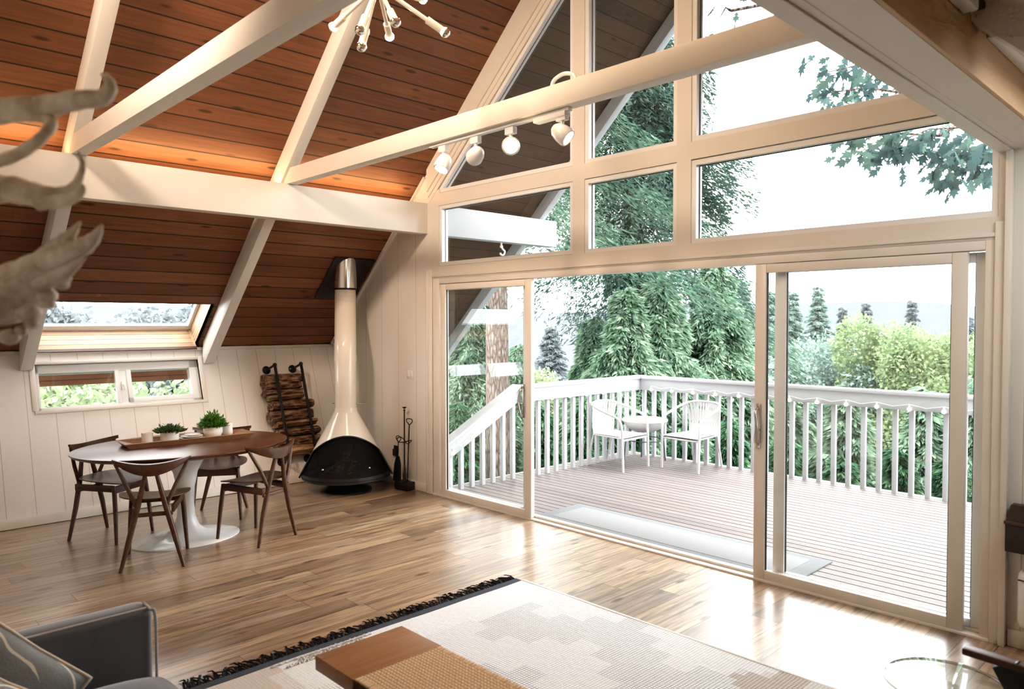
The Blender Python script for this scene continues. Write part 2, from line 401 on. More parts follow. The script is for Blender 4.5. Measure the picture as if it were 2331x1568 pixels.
window([(2.82,2.955), (4.43,2.955), (2.82,GL(2.82)-.02)], 'triangular gable pane right of the posts')
# ---- sliding doors
d1 = thing('door_1', 'white framed sliding glass doors to the deck, middle panel open', None, (2.24, .05, 0), kind='structure')
df = MB()
df.box(-.10, .0, .0, .1, 0, 2.10).box(4.555, 4.625, .0, .1, 0, 2.10).box(0, 4.555, .0, .1, 2.05, 2.105).box(-.10, 4.62, -.012, .14, -.04, .012)
df.box(0, 4.555, .044, .05, .012, .03).box(0, 4.555, .1, .13, -.06, -.0)
df.build('door_frame', M['trimwhite'], d1, world=True, bevel=.003)
def sash(name, x0, x1, y0, y1, m, glassx=None, st=.075, zt=2.045, zb=.012):
    mb = MB().box(x0, x0+st, y0, y1, zb, zt).box(x1-st, x1, y0, y1, zb, zt).box(x0+st, x1-st, y0, y1, zt-.055, zt).box(x0+st, x1-st, y0, y1, zb, zb+.06)
    o = mb.build(name, m, d1, world=True, bevel=.004)
    ym = (y0+y1)/2
    g = MB().add([(x0+st,ym,zb+.06), (x1-st,ym,zb+.06), (x1-st,ym,zt-.055), (x0+st,ym,zt-.055)], [(0,1,2,3)]).build('pane', M['glass'], o, world=True)
    k = MB(); yy = ym-.006; X0, X1, Z0, Z1 = x0+st, x1-st, zb+.06, zt-.055; w = .006
    k.box(X0, X0+w, yy, ym+.006, Z0, Z1).box(X1-w, X1, yy, ym+.006, Z0, Z1)
    k.build('gasket', M['charcoal'], o, world=True)
    return o
def pull(parent, x, y, sgn):
    e = MB().box(x-.016, x+.016, y-.008, y, .86, 1.15)
    p = e.build('handle_plate', M['nickel'], parent, world=True, bevel=.006)
    h = MB().tube(catmull([(x, y-.006, .885), (x, y-.045, .91), (x+.012*sgn, y-.055, 1.005), (x, y-.045, 1.10), (x, y-.006, 1.125)], 6), .009, 10)
    h.tube([(x, y-.006, .985), (x+.02*sgn, y-.022, .985)], .006, 8)
    h.build('handle', M['nickel'], parent, world=True, smooth=60)
s = sash('fixed_panel', -.06, 1.165, .055, .095, M['vinyl'])
s = sash('sliding_panel', .02, 1.24, .0, .042, M['trimwhite']); pull(s, 1.155, .0, -1)
s = sash('fixed_panel', 3.375, 4.575, .055, .095, M['vinyl'])
s = sash('sliding_panel', 3.268, 4.475, .0, .042, M['trimwhite']); pull(s, 3.30, .0, 1)
# ---- knee wall window (local coordinates of the leaning wall)
WN[0] += 1
kwin = thing('window_%d' % WN[0], 'wide low slider window above the dining table', None, kind='structure'); lean(kwin)
k = MB()
Yl, Yr, Zb, Zt = a0, a1, b0, b1
for b in ((Yl-.0, Yr, Zt-.075, Zt), (Yl, Yr, Zb, Zb+.035), (Yl, Yl+.03, Zb, Zt), (Yr-.085, Yr, Zb, Zt)): k.box(-.10, -.028, *b)
k.box(-.095, -.03, -2.31, -2.215, Zb, Zt)
k.build('window_frame', M['vinyl'], kwin, bevel=.004)
k = MB(); k.box(-.03, .012, Yl-.03, Yr+.045, Zb-.03, Zb); k.build('sill', M['white'], kwin, bevel=.004)
k = MB(); k.box(-.028, .008, Yl-.045, Yl, Zb, Zt+.03).box(-.028, .008, Yr, Yr+.045, Zb, Zt+.03).box(-.028, .008, Yl, Yr, Zt, Zt+.03); k.build('casing', M['white'], kwin, bevel=.003)
k = MB(); k.box(-.05, -.02, -2.32, -2.285, Zb+.03, Zt-.07).box(-.05, -.02, -2.22, -2.18, Zb+.03, Zt-.07).box(-.05,-.02,-2.22,-1.635,Zb+.03,Zb+.075); k.build('sash', M['vinyl'], kwin, bevel=.003)
MB().add([(-.06,Yl,Zb), (-.06,Yr,Zb), (-.06,Yr,Zt), (-.06,Yl,Zt)], [(0,1,2,3)]).build('pane', M['glass'], kwin)
MB().box(-.02, -.008, -2.275, -2.255, 1.12, 1.2).tube([(-.01,-2.265,1.17), (.01,-2.262,1.16), (.012,-2.255,1.11)], .006).build('latch', M['vinyl'], kwin)
# ---- skylight over the knee wall window
WN[0] += 1
sk = thing('window_%d' % WN[0], 'skylight in the plank ceiling above the low window', None, kind='structure')
sk.location = (XE, 0, ZE); sk.rotation_euler = (0, -ANG, 0)
y0, y1 = -2.985, -1.525; D = .235
k = MB().box(-.02, .0, y0, y1, .0, D).box(SKY_S, SKY_S+.02, y0, y1, .0, D).box(0, SKY_S, y0, y0+.02, 0, D)
k.build('shaft_lining', M['shaft'], sk)
k = MB().box(0, SKY_S, y1-.02, y1, .0, D); k.build('shaft_lining', M['shaftside'], sk)
k = MB().box(0, .012, y1-.036, y1-.02, 0, D); k.build('corner_trim', M['pine'], sk)
k = MB().box(-.02, .05, y0, y1, D, D+.05).box(SKY_S-.05, SKY_S+.02, y0, y1, D, D+.05).box(.05, SKY_S-.05, y0, y0+.055, D, D+.05).box(.05, SKY_S-.05, y1-.055, y1, D, D+.05)
k.build('window_frame', M['vinyl'], sk, bevel=.006)
k = MB().box(.05, .062, y0+.055, y1-.055, D+.004, D+.02); k.build('glazing_bead', M['vinyl'], sk)
MB().add([(.05,y0+.055,D+.03), (SKY_S-.05,y0+.055,D+.03), (SKY_S-.05,y1-.055,D+.03), (.05,y1-.055,D+.03)], [(0,1,2,3)]).build('pane', M['glass'], sk)
struct('trim_4', MB().box(-.005, .012, -2.965, -1.545, -.03, .002), wood('dark_stained_trim', (.07,.03,.02), (.11,.05,.03), 1, .5), label='dark stained strip under the skylight')
o = bpy.data.objects['trim_4']; o.location = (XE, 0, ZE); o.rotation_euler = (0, -ANG, 0)
# ---- beams and rafters
def beam(name, label, mb, m=None, **k): return struct(name, mb, m or M['beam'], label, **k)
beam('ceiling_beam', 'long white beam running to the glass gable over the dining side', MB().box(-.30, -.17, Y0, .05, 2.545, 2.84), bevel=.004)
beam('beam_end', 'white end of the long beam sticking out under the roof overhang', MB().box(-.30, -.17, .05, 1.86, 2.545, 2.84), M['extwhite'], bevel=.004)
beam('ceiling_beam', 'grey white stepped beam over the right side of the doors', MB().box(4.605, 4.67, Y0, 1.86, 2.545, 2.84).box(4.672, 4.81, Y0, 1.86, 2.552, 2.84).box(4.70, 4.703, Y0, 0, 2.5505, 2.556).box(4.815, 4.84, Y0, 1.86, 2.545, 2.84))
beam('tie_beam', 'white tie beam carrying the track lights', MB().box(-.26, 4.74, -1.475, -1.385, 2.84, 2.968), bevel=.003)
beam('tie_beam', 'white tie beam nearest the camera, below the pendant', MB().box(-.26, 4.74, -3.07, -2.975, 2.84, 2.968), bevel=.003)
def rafter(label, y0, y1, right=False, tail=.21):
    s = -1 if right else 1; ex = XR if right else XE
    f = lambda x: ex + s*x
    d = .185
    p = [(f(.06),y0,ZE+.06*SL), (XC,y0,ceil_z(XC)), (XC,y0,ceil_z(XC)-d), (f(.09),y0,ZE-.165), (f(.035),y0,ZE-.155)]
    return beam('roof_rafter', label, MB().prism(p, (0,y1-y0,0)), bevel=.003)
rafter('white roof rafter behind the skylight, nearer the fireplace', -1.50, -1.405)
rafter('white roof rafter behind the antlers', -3.072, -2.978)
rafter('white roof rafter on the right slope above the doors', -1.50, -1.405, True)
rafter('white roof rafter on the right slope above the sofa', -3.072, -2.978, True)
# barge rafters and beam ends outside
for right in (False, True):
    s = -1 if right else 1; f = (lambda x: 2*XC-x) if right else (lambda x: x)
    p = [(f(-2.45),1.70,ceil_z(-2.45)+.05), (XC,1.70,ceil_z(XC)+.05), (XC,1.70,ceil_z(XC)-.17), (f(-2.45),1.70,ceil_z(-2.45)-.17)]
    beam('barge_rafter', 'white barge rafter at the edge of the %s roof overhang' % ('right' if right else 'left'), MB().prism(p, (0,.09,0)), M['extwhite'], bevel=.004)
struct('ridge_beam', MB().box(XC-.05, XC+.05, Y0, 1.8, ceil_z(XC)-.25, ceil_z(XC)), M['beam'])
# pine face above the right beam and the skylight unit on it
struct('trim_6', MB().box(4.842, 4.856, -3.4, 0, 2.545, 2.86), M['pine'], 'pale pine board above the grey white beam')
# skylight on the right slope
WN[0] += 1
sk = thing('window_%d' % WN[0], 'skylight in the pine slope at the far right', None, kind='structure')
sk.location = (XR, 0, ZE); sk.rotation_euler = (0, -ANG, PI)
MB().box(rs0-.02, rs0, SY0, SY1, 0, D).box(rs1, rs1+.02, SY0, SY1, 0, D).box(rs0, rs1, SY0-.02, SY0, 0, D).box(rs0, rs1, SY1, SY1+.02, 0, D).build('shaft_lining', M['shaft'], sk)
MB().box(rs0, rs0+.06, SY0, SY1, D, D+.05).box(rs1-.06, rs1, SY0, SY1, D, D+.05).box(rs0, rs1, SY0, SY0+.05, D, D+.05).box(rs0, rs1, SY1-.05, SY1, D, D+.05).build('window_frame', M['vinyl'], sk)
MB().add([(rs0,SY0,D+.03), (rs1,SY0,D+.03), (rs1,SY1,D+.03), (rs0,SY1,D+.03)], [(0,1,2,3)]).build('pane', M['glass'], sk)
so = thing('skylight_opener', 'white skylight motor box with dark arm on the pine board at the top right corner', 'skylight opener', (4.857,-1.4,2.72))
MB().box(4.857,4.905,-1.30,-.03,2.712,2.80).build('motor_housing', M['vinyl'], so, world=True, bevel=.006)
MB().box(4.857,4.905,-2.9,-1.60,2.715,2.80).build('chain_housing', M['vinyl'], so, world=True, bevel=.006)
MB().bar((4.885,-1.62,2.775), (4.885,-1.30,2.745), .03, .024).box(4.872,4.90,-1.37,-1.285,2.725,2.79).build('drive_arm', M['black'], so, world=True, bevel=.004)
MB().box(4.9045,4.9055,-1.02,-.86,2.742,2.778).build('rating_label', paint('grey_label', (.35,.27,.22), .6, .3, 60), so, world=True)

MB().prism([(4.862,-1.05,2.802), (4.862,-.03,2.802), (4.90,-.03,2.93), (4.90,-.30,2.90)], (.03,0,.01)).build('white_blind', M['vinyl'], so, world=True, bevel=.004)
# ================================================================== DINING
TX, TY = -.27, -2.30
t = thing('dining_table', 'oval walnut topped pedestal dining table', 'table', (TX, TY, 0))
MB().lathe([(.0,.70),(.93,.70),(.975,.712),(1.0,.728),(1.0,.735),(.985,.738),(0,.738)], n=72, sx=.62, sy=.79).build('tabletop', M['tabletop'], t, smooth=30)
MB().lathe([(.30,0),(.30,.006),(.285,.012),(.20,.02),(.12,.045),(.075,.09),(.052,.17),(.045,.27),(.05,.40),(.068,.52),(.10,.60),(.16,.665),(.20,.70)], n=48, sx=1.0, sy=1.35).build('pedestal', M['tulip'], t, smooth=50)
def chair():
    r = thing('dining_chair', 'x', 'chair', group='walnut chairs around the dining table')
    w = M['walnut']
    # seat: dished rounded triangle, wider at the front
    mb = MB(); n = 40; rings = 6; vs = []; fs = []
    def rad(a):
        c, s = math.cos(a), math.sin(a)
        return 1.0/((abs(c)/.215)**2.6 + (abs(s)/(.205+.045*(c*.5+.5)))**2.6)**(1/2.6)
    def dish(x, y): return .448 + .030*(y/.24)**2 + .012*max(0, -x/.2)**2 - .012*(x/.2)
    for top in (1, 0):
        for i in range(rings+1):
            for k in range(n):
                a = 2*PI*k/n; q = rad(a)*max(i/rings, .001); x, y = q*math.cos(a)+.01, q*math.sin(a)
                vs.append((x, y, dish(x, y) + (.012 if top else 0) - (.004 if top and i == rings else 0)))
    for t_ in (0, 1):
        b = t_*(rings+1)*n
        for i in range(rings):
            for k in range(n):
                l = (k+1) % n; fs.append((b+i*n+k, b+i*n+l, b+(i+1)*n+l, b+(i+1)*n+k))
    b0 = rings*n; b1 = (rings+1)*n+rings*n
    for k in range(n):
        l = (k+1) % n; fs.append((b0+k, b0+l, b1+l, b1+k))
    mb.add(vs, fs).build('seat', w, r, smooth=50)
    for s in (-1, 1):
        MB().tube([(.205, s*.195, 0), (.185, s*.178, .25), (.165, s*.165, .435)], [.012,.0165,.017], 10).build('leg', w, r, smooth=60)
        MB().tube([(-.225, s*.195, 0), (-.215, s*.135, .24), (-.222, s*.082, .45), (-.243, s*.030, .675)], [.0125,.0185,.019,.013], 10).build('leg', w, r, smooth=60)
        MB().tube([(-.222, s*.092, .435), (-.205, s*.15, .57), (-.165, s*.225, .725)], [.014,.014,.011], 10).build('strut', w, r, smooth=60)
        MB().bar((-.215, s*.13, .405), (.17, s*.168, .415), .02, .05).build('side_rail', w, r, bevel=.004)
    MB().bar((-.21, -.13, .375), (-.21, .13, .375), .022, .026).build('stretcher', w, r, bevel=.004)
    MB().bar((.165, -.165, .405), (.165, .165, .405), .02, .055).build('front_rail', w, r, bevel=.004)
    # backrest: curved in plan, deep in the middle, thin swept ends
    vs = []; fs = []; m = 24
    for i in range(m+1):
        u = -1 + 2*i/m; y = u*.245
        x = -.262 + .105*abs(u)**2.2; zt = .728 + .030*abs(u)**1.8; h = .022 + .062*max(0, 1-abs(u)**1.9)**1.1; th = .018 - .006*abs(u)
        vs += [(x-th/2-.004, y, zt-.003), (x+th/2+.004, y, zt), (x+th/2, y, zt-h*.6), (x+th/2+.006, y, zt-h), (x-th/2+.006, y, zt-h), (x-th/2-.006, y, zt-h*.5)]
    for i in range(m):
        for k in range(6):
            l = (k+1) % 6; fs.append((i*6+k, i*6+l, (i+1)*6+l, (i+1)*6+k))
    fs += [tuple(range(6))[::-1], tuple(range(m*6, m*6+6))]
    MB().add(vs, fs).build('backrest', w, r, smooth=50)
    return r
c0 = chair()
spots = [((.129,-2.66), 156.4, 'walnut dining chair seen from behind, nearest the camera at the left table end'),
         ((.10,-1.905), 199.0, 'walnut dining chair nearest the fireplace, its curved back toward us'),
         ((-.73,-2.695), 32.6, 'walnut dining chair against the wall side of the table at its left end'),
         ((-.765,-1.825), -31.0, 'walnut dining chair tucked in on the far side between pedestal and firewood rack')]
for i, ((x, y), a, lb) in enumerate(spots):
    if i == 0:
        c0.location = (x, y, 0); c0.rotation_euler = (0,0,math.radians(a)); c0['label'] = lb
        XF[c0.name] = Matrix.Translation((x,y,0)) @ Matrix.Rotation(math.radians(a), 4, 'Z')
    else: dup(c0, (x, y, 0), math.radians(a), lb)
# tray and what stands on it
ZT = .738
def trayshape(w, l, h, lip, n=0):
    mb = MB(); a, b = w/2, l/2
    o = [(-a,-b),(a,-b),(a,b),(-a,b)]; i1 = [(-a+lip,-b+lip*1.9),(a-lip,-b+lip*1.9),(a-lip,b-lip*1.9),(-a+lip,b-lip*1.9)]
    vs = [(x*.84,y*.93,0) for x, y in o] + [(x,y,h) for x, y in o] + [(x*.985,y*.99,h+.004) for x, y in o] + [(x,y,.010) for x, y in i1]
    fs = [(3,2,1,0), (12,13,14,15)]
    for k in range(4):
        l_ = (k+1) % 4
        for q in (0, 4, 8): fs.append((q+k, q+l_, q+4+l_, q+4+k))
    return mb.add(vs, fs)
ta = math.radians(-4)
tr = thing('serving_tray', 'long walnut serving tray on the dining table', 'tray', (-.385, -2.235, ZT), ta)
trayshape(.27, .97, .035, .055).build('tray', M['traywood'], tr, smooth=20)
ZI = ZT + .011
def plant(name, label, x, y, r, h, bowl, mat, leafs, spread, hl, seed):
    p = thing('potted_plant', label, 'plant', (x, y, ZI), group='potted plants on the tray')
    prof = [(r*.55,0),(r*.8,.004),(r*.97,h*.35),(r,h*.6),(r*.97,h),(r*.9,h),(r*.9,h*.8),(0,h*.8)] if bowl else [(r*.93,0),(r*.97,.004),(r,h*.5),(r*.99,h),(r*.91,h),(r*.91,h*.85),(0,h*.85)]
    MB().lathe(prof, n=32).build('pot', M['ceramic'], p, smooth=40)
    MB().lathe([(0,h*.86),(r*.9,h*.86),(r*.85,h*.9),(0,h*.93)], n=20).build('soil', paint('dark_soil', (.04,.025,.015), .9, .3, 60), p)
    rnd = random.Random(seed); mb = MB(); st = MB()
    for i in range(leafs):
        a = rnd.uniform(0, 2*PI); rr = spread*rnd.random()**.55; zz = h*.9 + hl*(1-(rr/spread)**2*.75)*rnd.uniform(.25, 1.0)
        if rnd.random() < .22: rr *= rnd.uniform(1.05,1.3); zz *= rnd.uniform(1.0,1.14)
        q = V((rr*math.cos(a), rr*math.sin(a), zz)); d = (q-V((0,0,h*.7))).normalized() + V((rnd.uniform(-.6,.6), rnd.uniform(-.6,.6), rnd.uniform(-.3,.5)))
        d.normalize(); s = d.cross(V((rnd.uniform(-1,1), rnd.uniform(-1,1), .6))).normalized(); L = rnd.uniform(.011,.024); W = L*rnd.uniform(.24,.42); nn = d.cross(s)
        mb.add([q-d*L, q+s*W+nn*.002, q+d*L, q-s*W+nn*.002], [(0,1,2,3)])
        if i % 9 == 0: st.tube([(q.x*.25, q.y*.25, h*.85), (q.x*.7, q.y*.7, h*.85+(zz-h*.85)*.6), tuple(q)], .0014, 4)
    st.build('stem', paint('green_stem', (.10,.15,.05), .6), p)
    mb.build('foliage', mat, p)
G1 = leafmat('sedum_leaves', [(.03,.07,.045),(.10,.16,.07),(.20,.22,.10)], .2)
G2 = leafmat('bright_green_leaves', [(.05,.13,.02),(.12,.27,.05),(.22,.36,.10)], .3)
plant('a', 'low spreading grey green plant in a straight white pot on the tray', -.383, -2.375, .068, .085, False, G1, 520, .105, .055, 3)
plant('b', 'round bushy bright green plant in a white bowl pot on the tray', -.425, -2.02, .075, .08, True, G2, 900, .10, .12, 4)
def votive(x, y, r, h, label):
    v = thing('candle_holder', label, 'candle holder', (x, y, ZI), group='frosted candle holders on the tray')
    MB().lathe([(r*.9,0),(r*.98,.01),(r*.93,h*.5),(r,h),(r*.9,h),(r*.86,.01),(0,.008)], n=28).build('glass', M['frosted'], v, smooth=50)
    MB().lathe([(0,.0085),(r*.6,.0085),(r*.6,.03),(0,.032)], n=16).build('candle', emit('candle_glow', (1,.55,.25), 1.2, False), v)
votive(-.40, -2.535, .042, .085, 'frosted glass candle holder glowing peach at the left end of the tray')
votive(-.455, -1.885, .042, .10, 'taller pale frosted candle holder beside the bushy plant')
for i in range(3):
    p = thing('plate', ['bottom white plate of the small stack on the tray', 'middle white plate of the stack on the tray', 'smallest top plate of the stack on the tray'][i], 'plate', (-.435+.004*i, -2.195+.006*i, ZI+.0005+i*.012), group='plates stacked on the tray')
    R_ = (.092,.085,.06)[i]
    MB().lathe([(0,0),(R_*.6,0),(R_*.98,.009),(R_,.011),(R_*.97,.012),(R_*.6,.004),(0,.004)], n=40).build('plate_dish', M['ceramic'], p, smooth=50)
# ================================================================== FIREPLACE
fp = thing('cone_fireplace', 'white cone shaped freestanding fireplace with black firebox', 'fireplace', (-.89, -.49, 0))
FD = V((.853,-.52,0)).normalized(); FS = V((FD.y,-FD.x,0)); FA = V((-.89,-.49,0))
def fl(d, s, z): return FA + FD*d + FS*s + V((0,0,z))
MB().lathe([(.255,0),(.25,.008),(.20,.03),(.145,.06),(.13,.085),(.16,.105)], n=48).build('pedestal_base', M['black'], fp, smooth=50)
MB().lathe([(.10,.098),(.30,.105),(.415,.122),(.437,.135),(.437,.185),(.428,.187),(.415,.175),(.40,.16),(0,.155)], n=72).build('hearth_bowl', M['charcoal'], fp, smooth=35)
# hood: cone with an arched mouth cut into it
z0h, r0h, z1h, r1h, zap = .150, .462, .795, .112, .565
def rz(z): return r0h + (r1h-r0h)*(z-z0h)/(z1h-z0h)
def lim(z):
    if z >= zap: return 0.0
    k = (z-z0h)/(zap-z0h); w_ = r0h*.985*math.sqrt(max(0, 1-k**1.35))
    return math.asin(min(.985, w_/rz(z)))
def hood(scale, mouth=False):
    mb = MB(); nz, na = 60, 72; vs = []; fs = []
    for i in range(nz+1):
        z = z0h + ((zap if mouth else z1h)-z0h)*i/nz; r = rz(z)*scale; l_ = lim(z)
        for k in range(na+1):
            a = (-l_ + 2*l_*k/na) if mouth else (l_ + (2*PI-2*l_)*k/na)
            vs.append(fl(r*math.cos(a), r*math.sin(a), z))
    for i in range(nz):
        for k in range(na): fs.append((i*(na+1)+k, i*(na+1)+k+1, (i+1)*(na+1)+k+1, (i+1)*(na+1)+k))
    return mb.add(vs, fs)
hood(1.0).build('hood', M['enamel'], fp, world=True, smooth=40)
hood(.975).build('hood_lining', M['black'], fp, world=True, smooth=40)
zz_ = [z0h + (zap-z0h)*math.sin(i/40*PI/2) for i in range(41)]
path = [fl(rz(z)*math.cos(lim(z)), -rz(z)*math.sin(lim(z)), z) for z in zz_] + [fl(rz(z)*math.cos(lim(z)), rz(z)*math.sin(lim(z)), z) for z in zz_[-2::-1]]
MB().tube(path, .009, 8).build('mouth_rim', M['black'], fp, world=True, smooth=60)
g = G('fire_screen_mesh'); nn = g.noise(g.obj, 200, 1)
b = g.n('ShaderNodeBsdfPrincipled', {'Base Color': (.008,.007,.008,1), 'Roughness': .6, 'Specular IOR Level': .15}); tr_ = g.n('ShaderNodeBsdfTransparent')
M['screen'] = g.surf(g.n('ShaderNodeMixShader', {0: g.math('ADD', .22, g.math('MULTIPLY', nn, .1)), 1: b.outputs[0], 2: tr_.outputs[0]}).outputs[0])
hood(.955, True).build('fire_screen', M['screen'], fp, world=True, smooth=60)
for s in (-.22, .22): MB().sphere(fl(math.sqrt(rz(.265)**2-.22**2)-.01, s, .265), .012, 12).cyl(fl(math.sqrt(rz(.265)**2-.22**2)-.035, s, .265), fl(math.sqrt(rz(.265)**2-.22**2)-.01, s, .265), .006).build('screen_knob', M['chrome'], fp, world=True, smooth=60)
pp = MB(); A1 = V((-.89,-.49,0)); A2 = V((-1.12,-.345,0)); R_ = .108
pp.tube([A1+V((0,0,.785)), A1+V((0,0,1.33))], R_, 36).build('flue_pipe', M['enamel'], fp, world=True, smooth=50)
pp = MB(); pp.tube([A1+V((0,0,1.29)), A1+V((0,0,1.36))], R_+.004, 36)
pp.tube([A1+V((0,0,1.35)), A1+V((0,0,1.42)), A1.lerp(A2,.12)+V((0,0,1.50)), A1.lerp(A2,.88)+V((0,0,1.80)), A2+V((0,0,1.88)), A2+V((0,0,1.95))], R_+.001, 36)
pp.build('flue_elbow', M['enamel'], fp, world=True, smooth=50)
MB().tube([A2+V((0,0,1.92)), A2+V((0,0,2.025))], R_-.001, 36).tube([A2+V((0,0,1.955)), A2+V((0,0,1.965))], R_+.004, 36).tube([A2+V((0,0,1.90)), A2+V((0,0,1.91))], R_+.005, 36).build('flue_pipe', M['enamel'], fp, world=True, smooth=50)
MB().tube([A1+V((0,0,.785)), A1+V((0,0,.80)), A1+V((0,0,.83))], [R_+.010,R_+.006,R_+.003], 36).build('collar', M['enamel'], fp, world=True, smooth=50)
MB().tube([A2+V((0,0,2.018)), A2+V((0,0,2.035))], R_+.014, 36).build('storm_collar', M['black'], fp, world=True, smooth=50)
MB().tube([A2+V((0,0,2.033)), A2+V((0,0,2.34))], R_+.010, 36).build('chrome_sleeve', M['chrome'], fp, world=True, smooth=50)
# black plate lying on the sloping ceiling
pl = MB(); pv = []
for x, y in ((-1.015,-.525), (-1.015,-.055), (-1.44,-.055), (-1.44,-.525)): pv.append((x, y, ceil_z(x)-.001))
pl.prism(pv, V((.94,0,-1)).normalized()*.014).build('ceiling_plate', M['charcoal'], fp, world=True, bevel=.002)
dh = A1 + V((0,0,.865)); sd = V((.72,.69,0))
MB().cyl(dh+sd*.10, dh+sd*.15, .006, n=8).sphere(dh+sd*.115, .013, 10).tube([dh+sd*.15, dh+sd*.185, dh+sd*.215], [.007,.011,.013], 10).cyl(dh-sd*.135, dh+sd*.11, .005, n=8).build('damper_handle', M['nickel'], fp, world=True, smooth=60)
# wood materials for logs
g = G('split_log'); n1 = g.noise(g.map(g.obj, (9,1.3,9)), 2.0, 6, .7, 1.5); n2 = g.noise(g.obj, 7, 3)
c = g.ramp(g.math('ADD', g.math('MULTIPLY', n1, .75), g.math('MULTIPLY', n2, .35)), [(.36, (.05,.022,.011)), (.47, (.22,.12,.058)), (.58, (.44,.27,.14)), (.72, (.62,.44,.27))])
M['log'] = g.pbr(c, .85, g.bump(n1, 1.0, .02))
g = G('log_bark'); n1 = g.voro(g.map(g.obj, (16,5,16)), 2.2); n2 = g.noise(g.obj, 40, 4)
c = g.ramp(g.math('ADD', g.math('MULTIPLY', n1, .7), g.math('MULTIPLY', n2, .4)), [(.2, (.022,.012,.008)), (.5, (.17,.09,.048)), (.8, (.38,.25,.15))])
M['logbark'] = g.pbr(c, .9, g.bump(n1, 1.0, .03))
def log_mesh(L, rx, rz, seed, kind):
    rnd = random.Random(seed); mb = MB(); m = 12; k_ = 7
    base = []
    for i in range(m):
        a = 2*PI*i/m; q = 1.0
        if kind == 'split': q = 1.0 if -.2 < math.sin(a) else .62
        base.append((rx*q*math.cos(a)*rnd.uniform(.85,1.08), rz*q*math.sin(a)*rnd.uniform(.85,1.08)))
    vs = []; fs = []
    for j in range(k_+1):
        y = -L/2 + L*j/k_; tw = rnd.uniform(.95,1.05)
        for i in range(m): vs.append((base[i][0]*tw+rnd.uniform(-.004,.004), y+(rnd.uniform(-.012,.012) if j in (0,k_) else 0), base[i][1]*tw+rnd.uniform(-.004,.004)))
    for j in range(k_):
        for i in range(m):
            l = (i+1) % m; fs.append((j*m+i, j*m+l, (j+1)*m+l, (j+1)*m+i))
    fs += [tuple(range(m))[::-1], tuple(range(k_*m, k_*m+m))]
    return mb.add(vs, fs)
for (d, s, z, a, b) in ((.06,-.06,.215,.9,.35), (.02,.10,.225,-1.2,.55), (.03,.02,.30,.5,.75)):
    mb = log_mesh(.36, .038, .04, int(z*1000), 'split'); mb.xform(Matrix.Translation(fl(d,s,z)) @ Matrix.Rotation(a,4,'Z') @ Matrix.Rotation(b,4,'X'))
    tag(mb.build('firewood_log', M['logbark']), {.215: 'charred log lying across the firebox behind the screen', .225: 'log leaning upright inside the firebox', .30: 'uppermost charred log propped on the others in the firebox'}[z], 'log', 'logs inside the fireplace')
# ---- log rack on the leaning wall (wall-local coordinates through LM)
lr = thing('log_rack', 'black pipe firewood rack mounted on the wall beside the fireplace', 'rack', tuple(LM @ V((0,-.70,.2))))
W_ = lambda x, y, z: LM @ V((x, y, z))
OFF = .21
def wp(p): return W_(*p)
for y in (-.845, -.545):
    MB().bar(wp((OFF,y,.24)), wp((OFF,y,1.235)), .030, .012, LM.to_3x3() @ V((1,0,0))).build('strap', M['black'], lr, world=True, bevel=.002)
    a = MB(); a.tube([wp((.004,y,1.235)), wp((OFF,y,1.235))], .0125, 12); a.sphere(wp((OFF,y,1.235)), .022, 12); a.tube([wp((.04,y,1.235)), wp((.06,y,1.235))], .019, 12)
    a.build('upper_arm', M['black'], lr, world=True, smooth=60)
    MB().tube([wp((.003,y,1.235)), wp((.012,y,1.235)), wp((.03,y,1.235))], [.045,.045,.02], 20).build('wall_flange', M['black'], lr, world=True, smooth=30)
    a = MB(); a.tube([wp((.004,y,.24)), wp((OFF+.005,y,.24))], .0125, 12); a.sphere(wp((OFF,y,.24)), .02, 12); a.build('lower_arm', M['black'], lr, world=True, smooth=60)
    MB().tube([wp((.003,y,.24)), wp((.012,y,.24)), wp((.03,y,.24))], [.045,.045,.02], 20).build('wall_flange', M['black'], lr, world=True, smooth=30)
logs = [(.315,.50,.085,.062,'split',.01,'lowest pale split log in the wall rack'), (.425,.48,.085,.050,'bark',.02,'thick bark covered log second from the bottom of the wall rack'),
        (.520,.46,.09,.044,'bark',.03,'rough barked log in the lower half of the wall rack'), (.605,.45,.085,.040,'split',.035,'flat pale split log in the middle of the wall rack'),
        (.705,.47,.08,.058,'bark',-.01,'ridged brown log just above the flat pale one in the rack'), (.815,.46,.08,.052,'bark',.02,'round lichen spotted log in the upper half of the wall rack'),
        (.895,.38,.075,.030,'split',-.035,'thin pale slat of split wood in the upper rack'), (.955,.42,.08,.032,'bark',-.05,'dark log under the topmost one in the wall rack'), (1.075,.40,.084,.090,'bark',-.045,'big ridged log topmost in the wall rack')]
for i, (z, L, rx, rzz, kd, dy, lb) in enumerate(logs):
    mb = log_mesh(L, rx, rzz, 50+i, kd); mb.xform(Matrix.Translation((OFF-.105, -.70+dy, z))); 
    o = mb.build('firewood_log', M['log'] if kd == 'split' else M['logbark']); o.matrix_world = LM
    o.location = LM.translation; o.rotation_euler = LM.to_euler(); tag(o, lb, 'log', 'firewood in the wall rack')
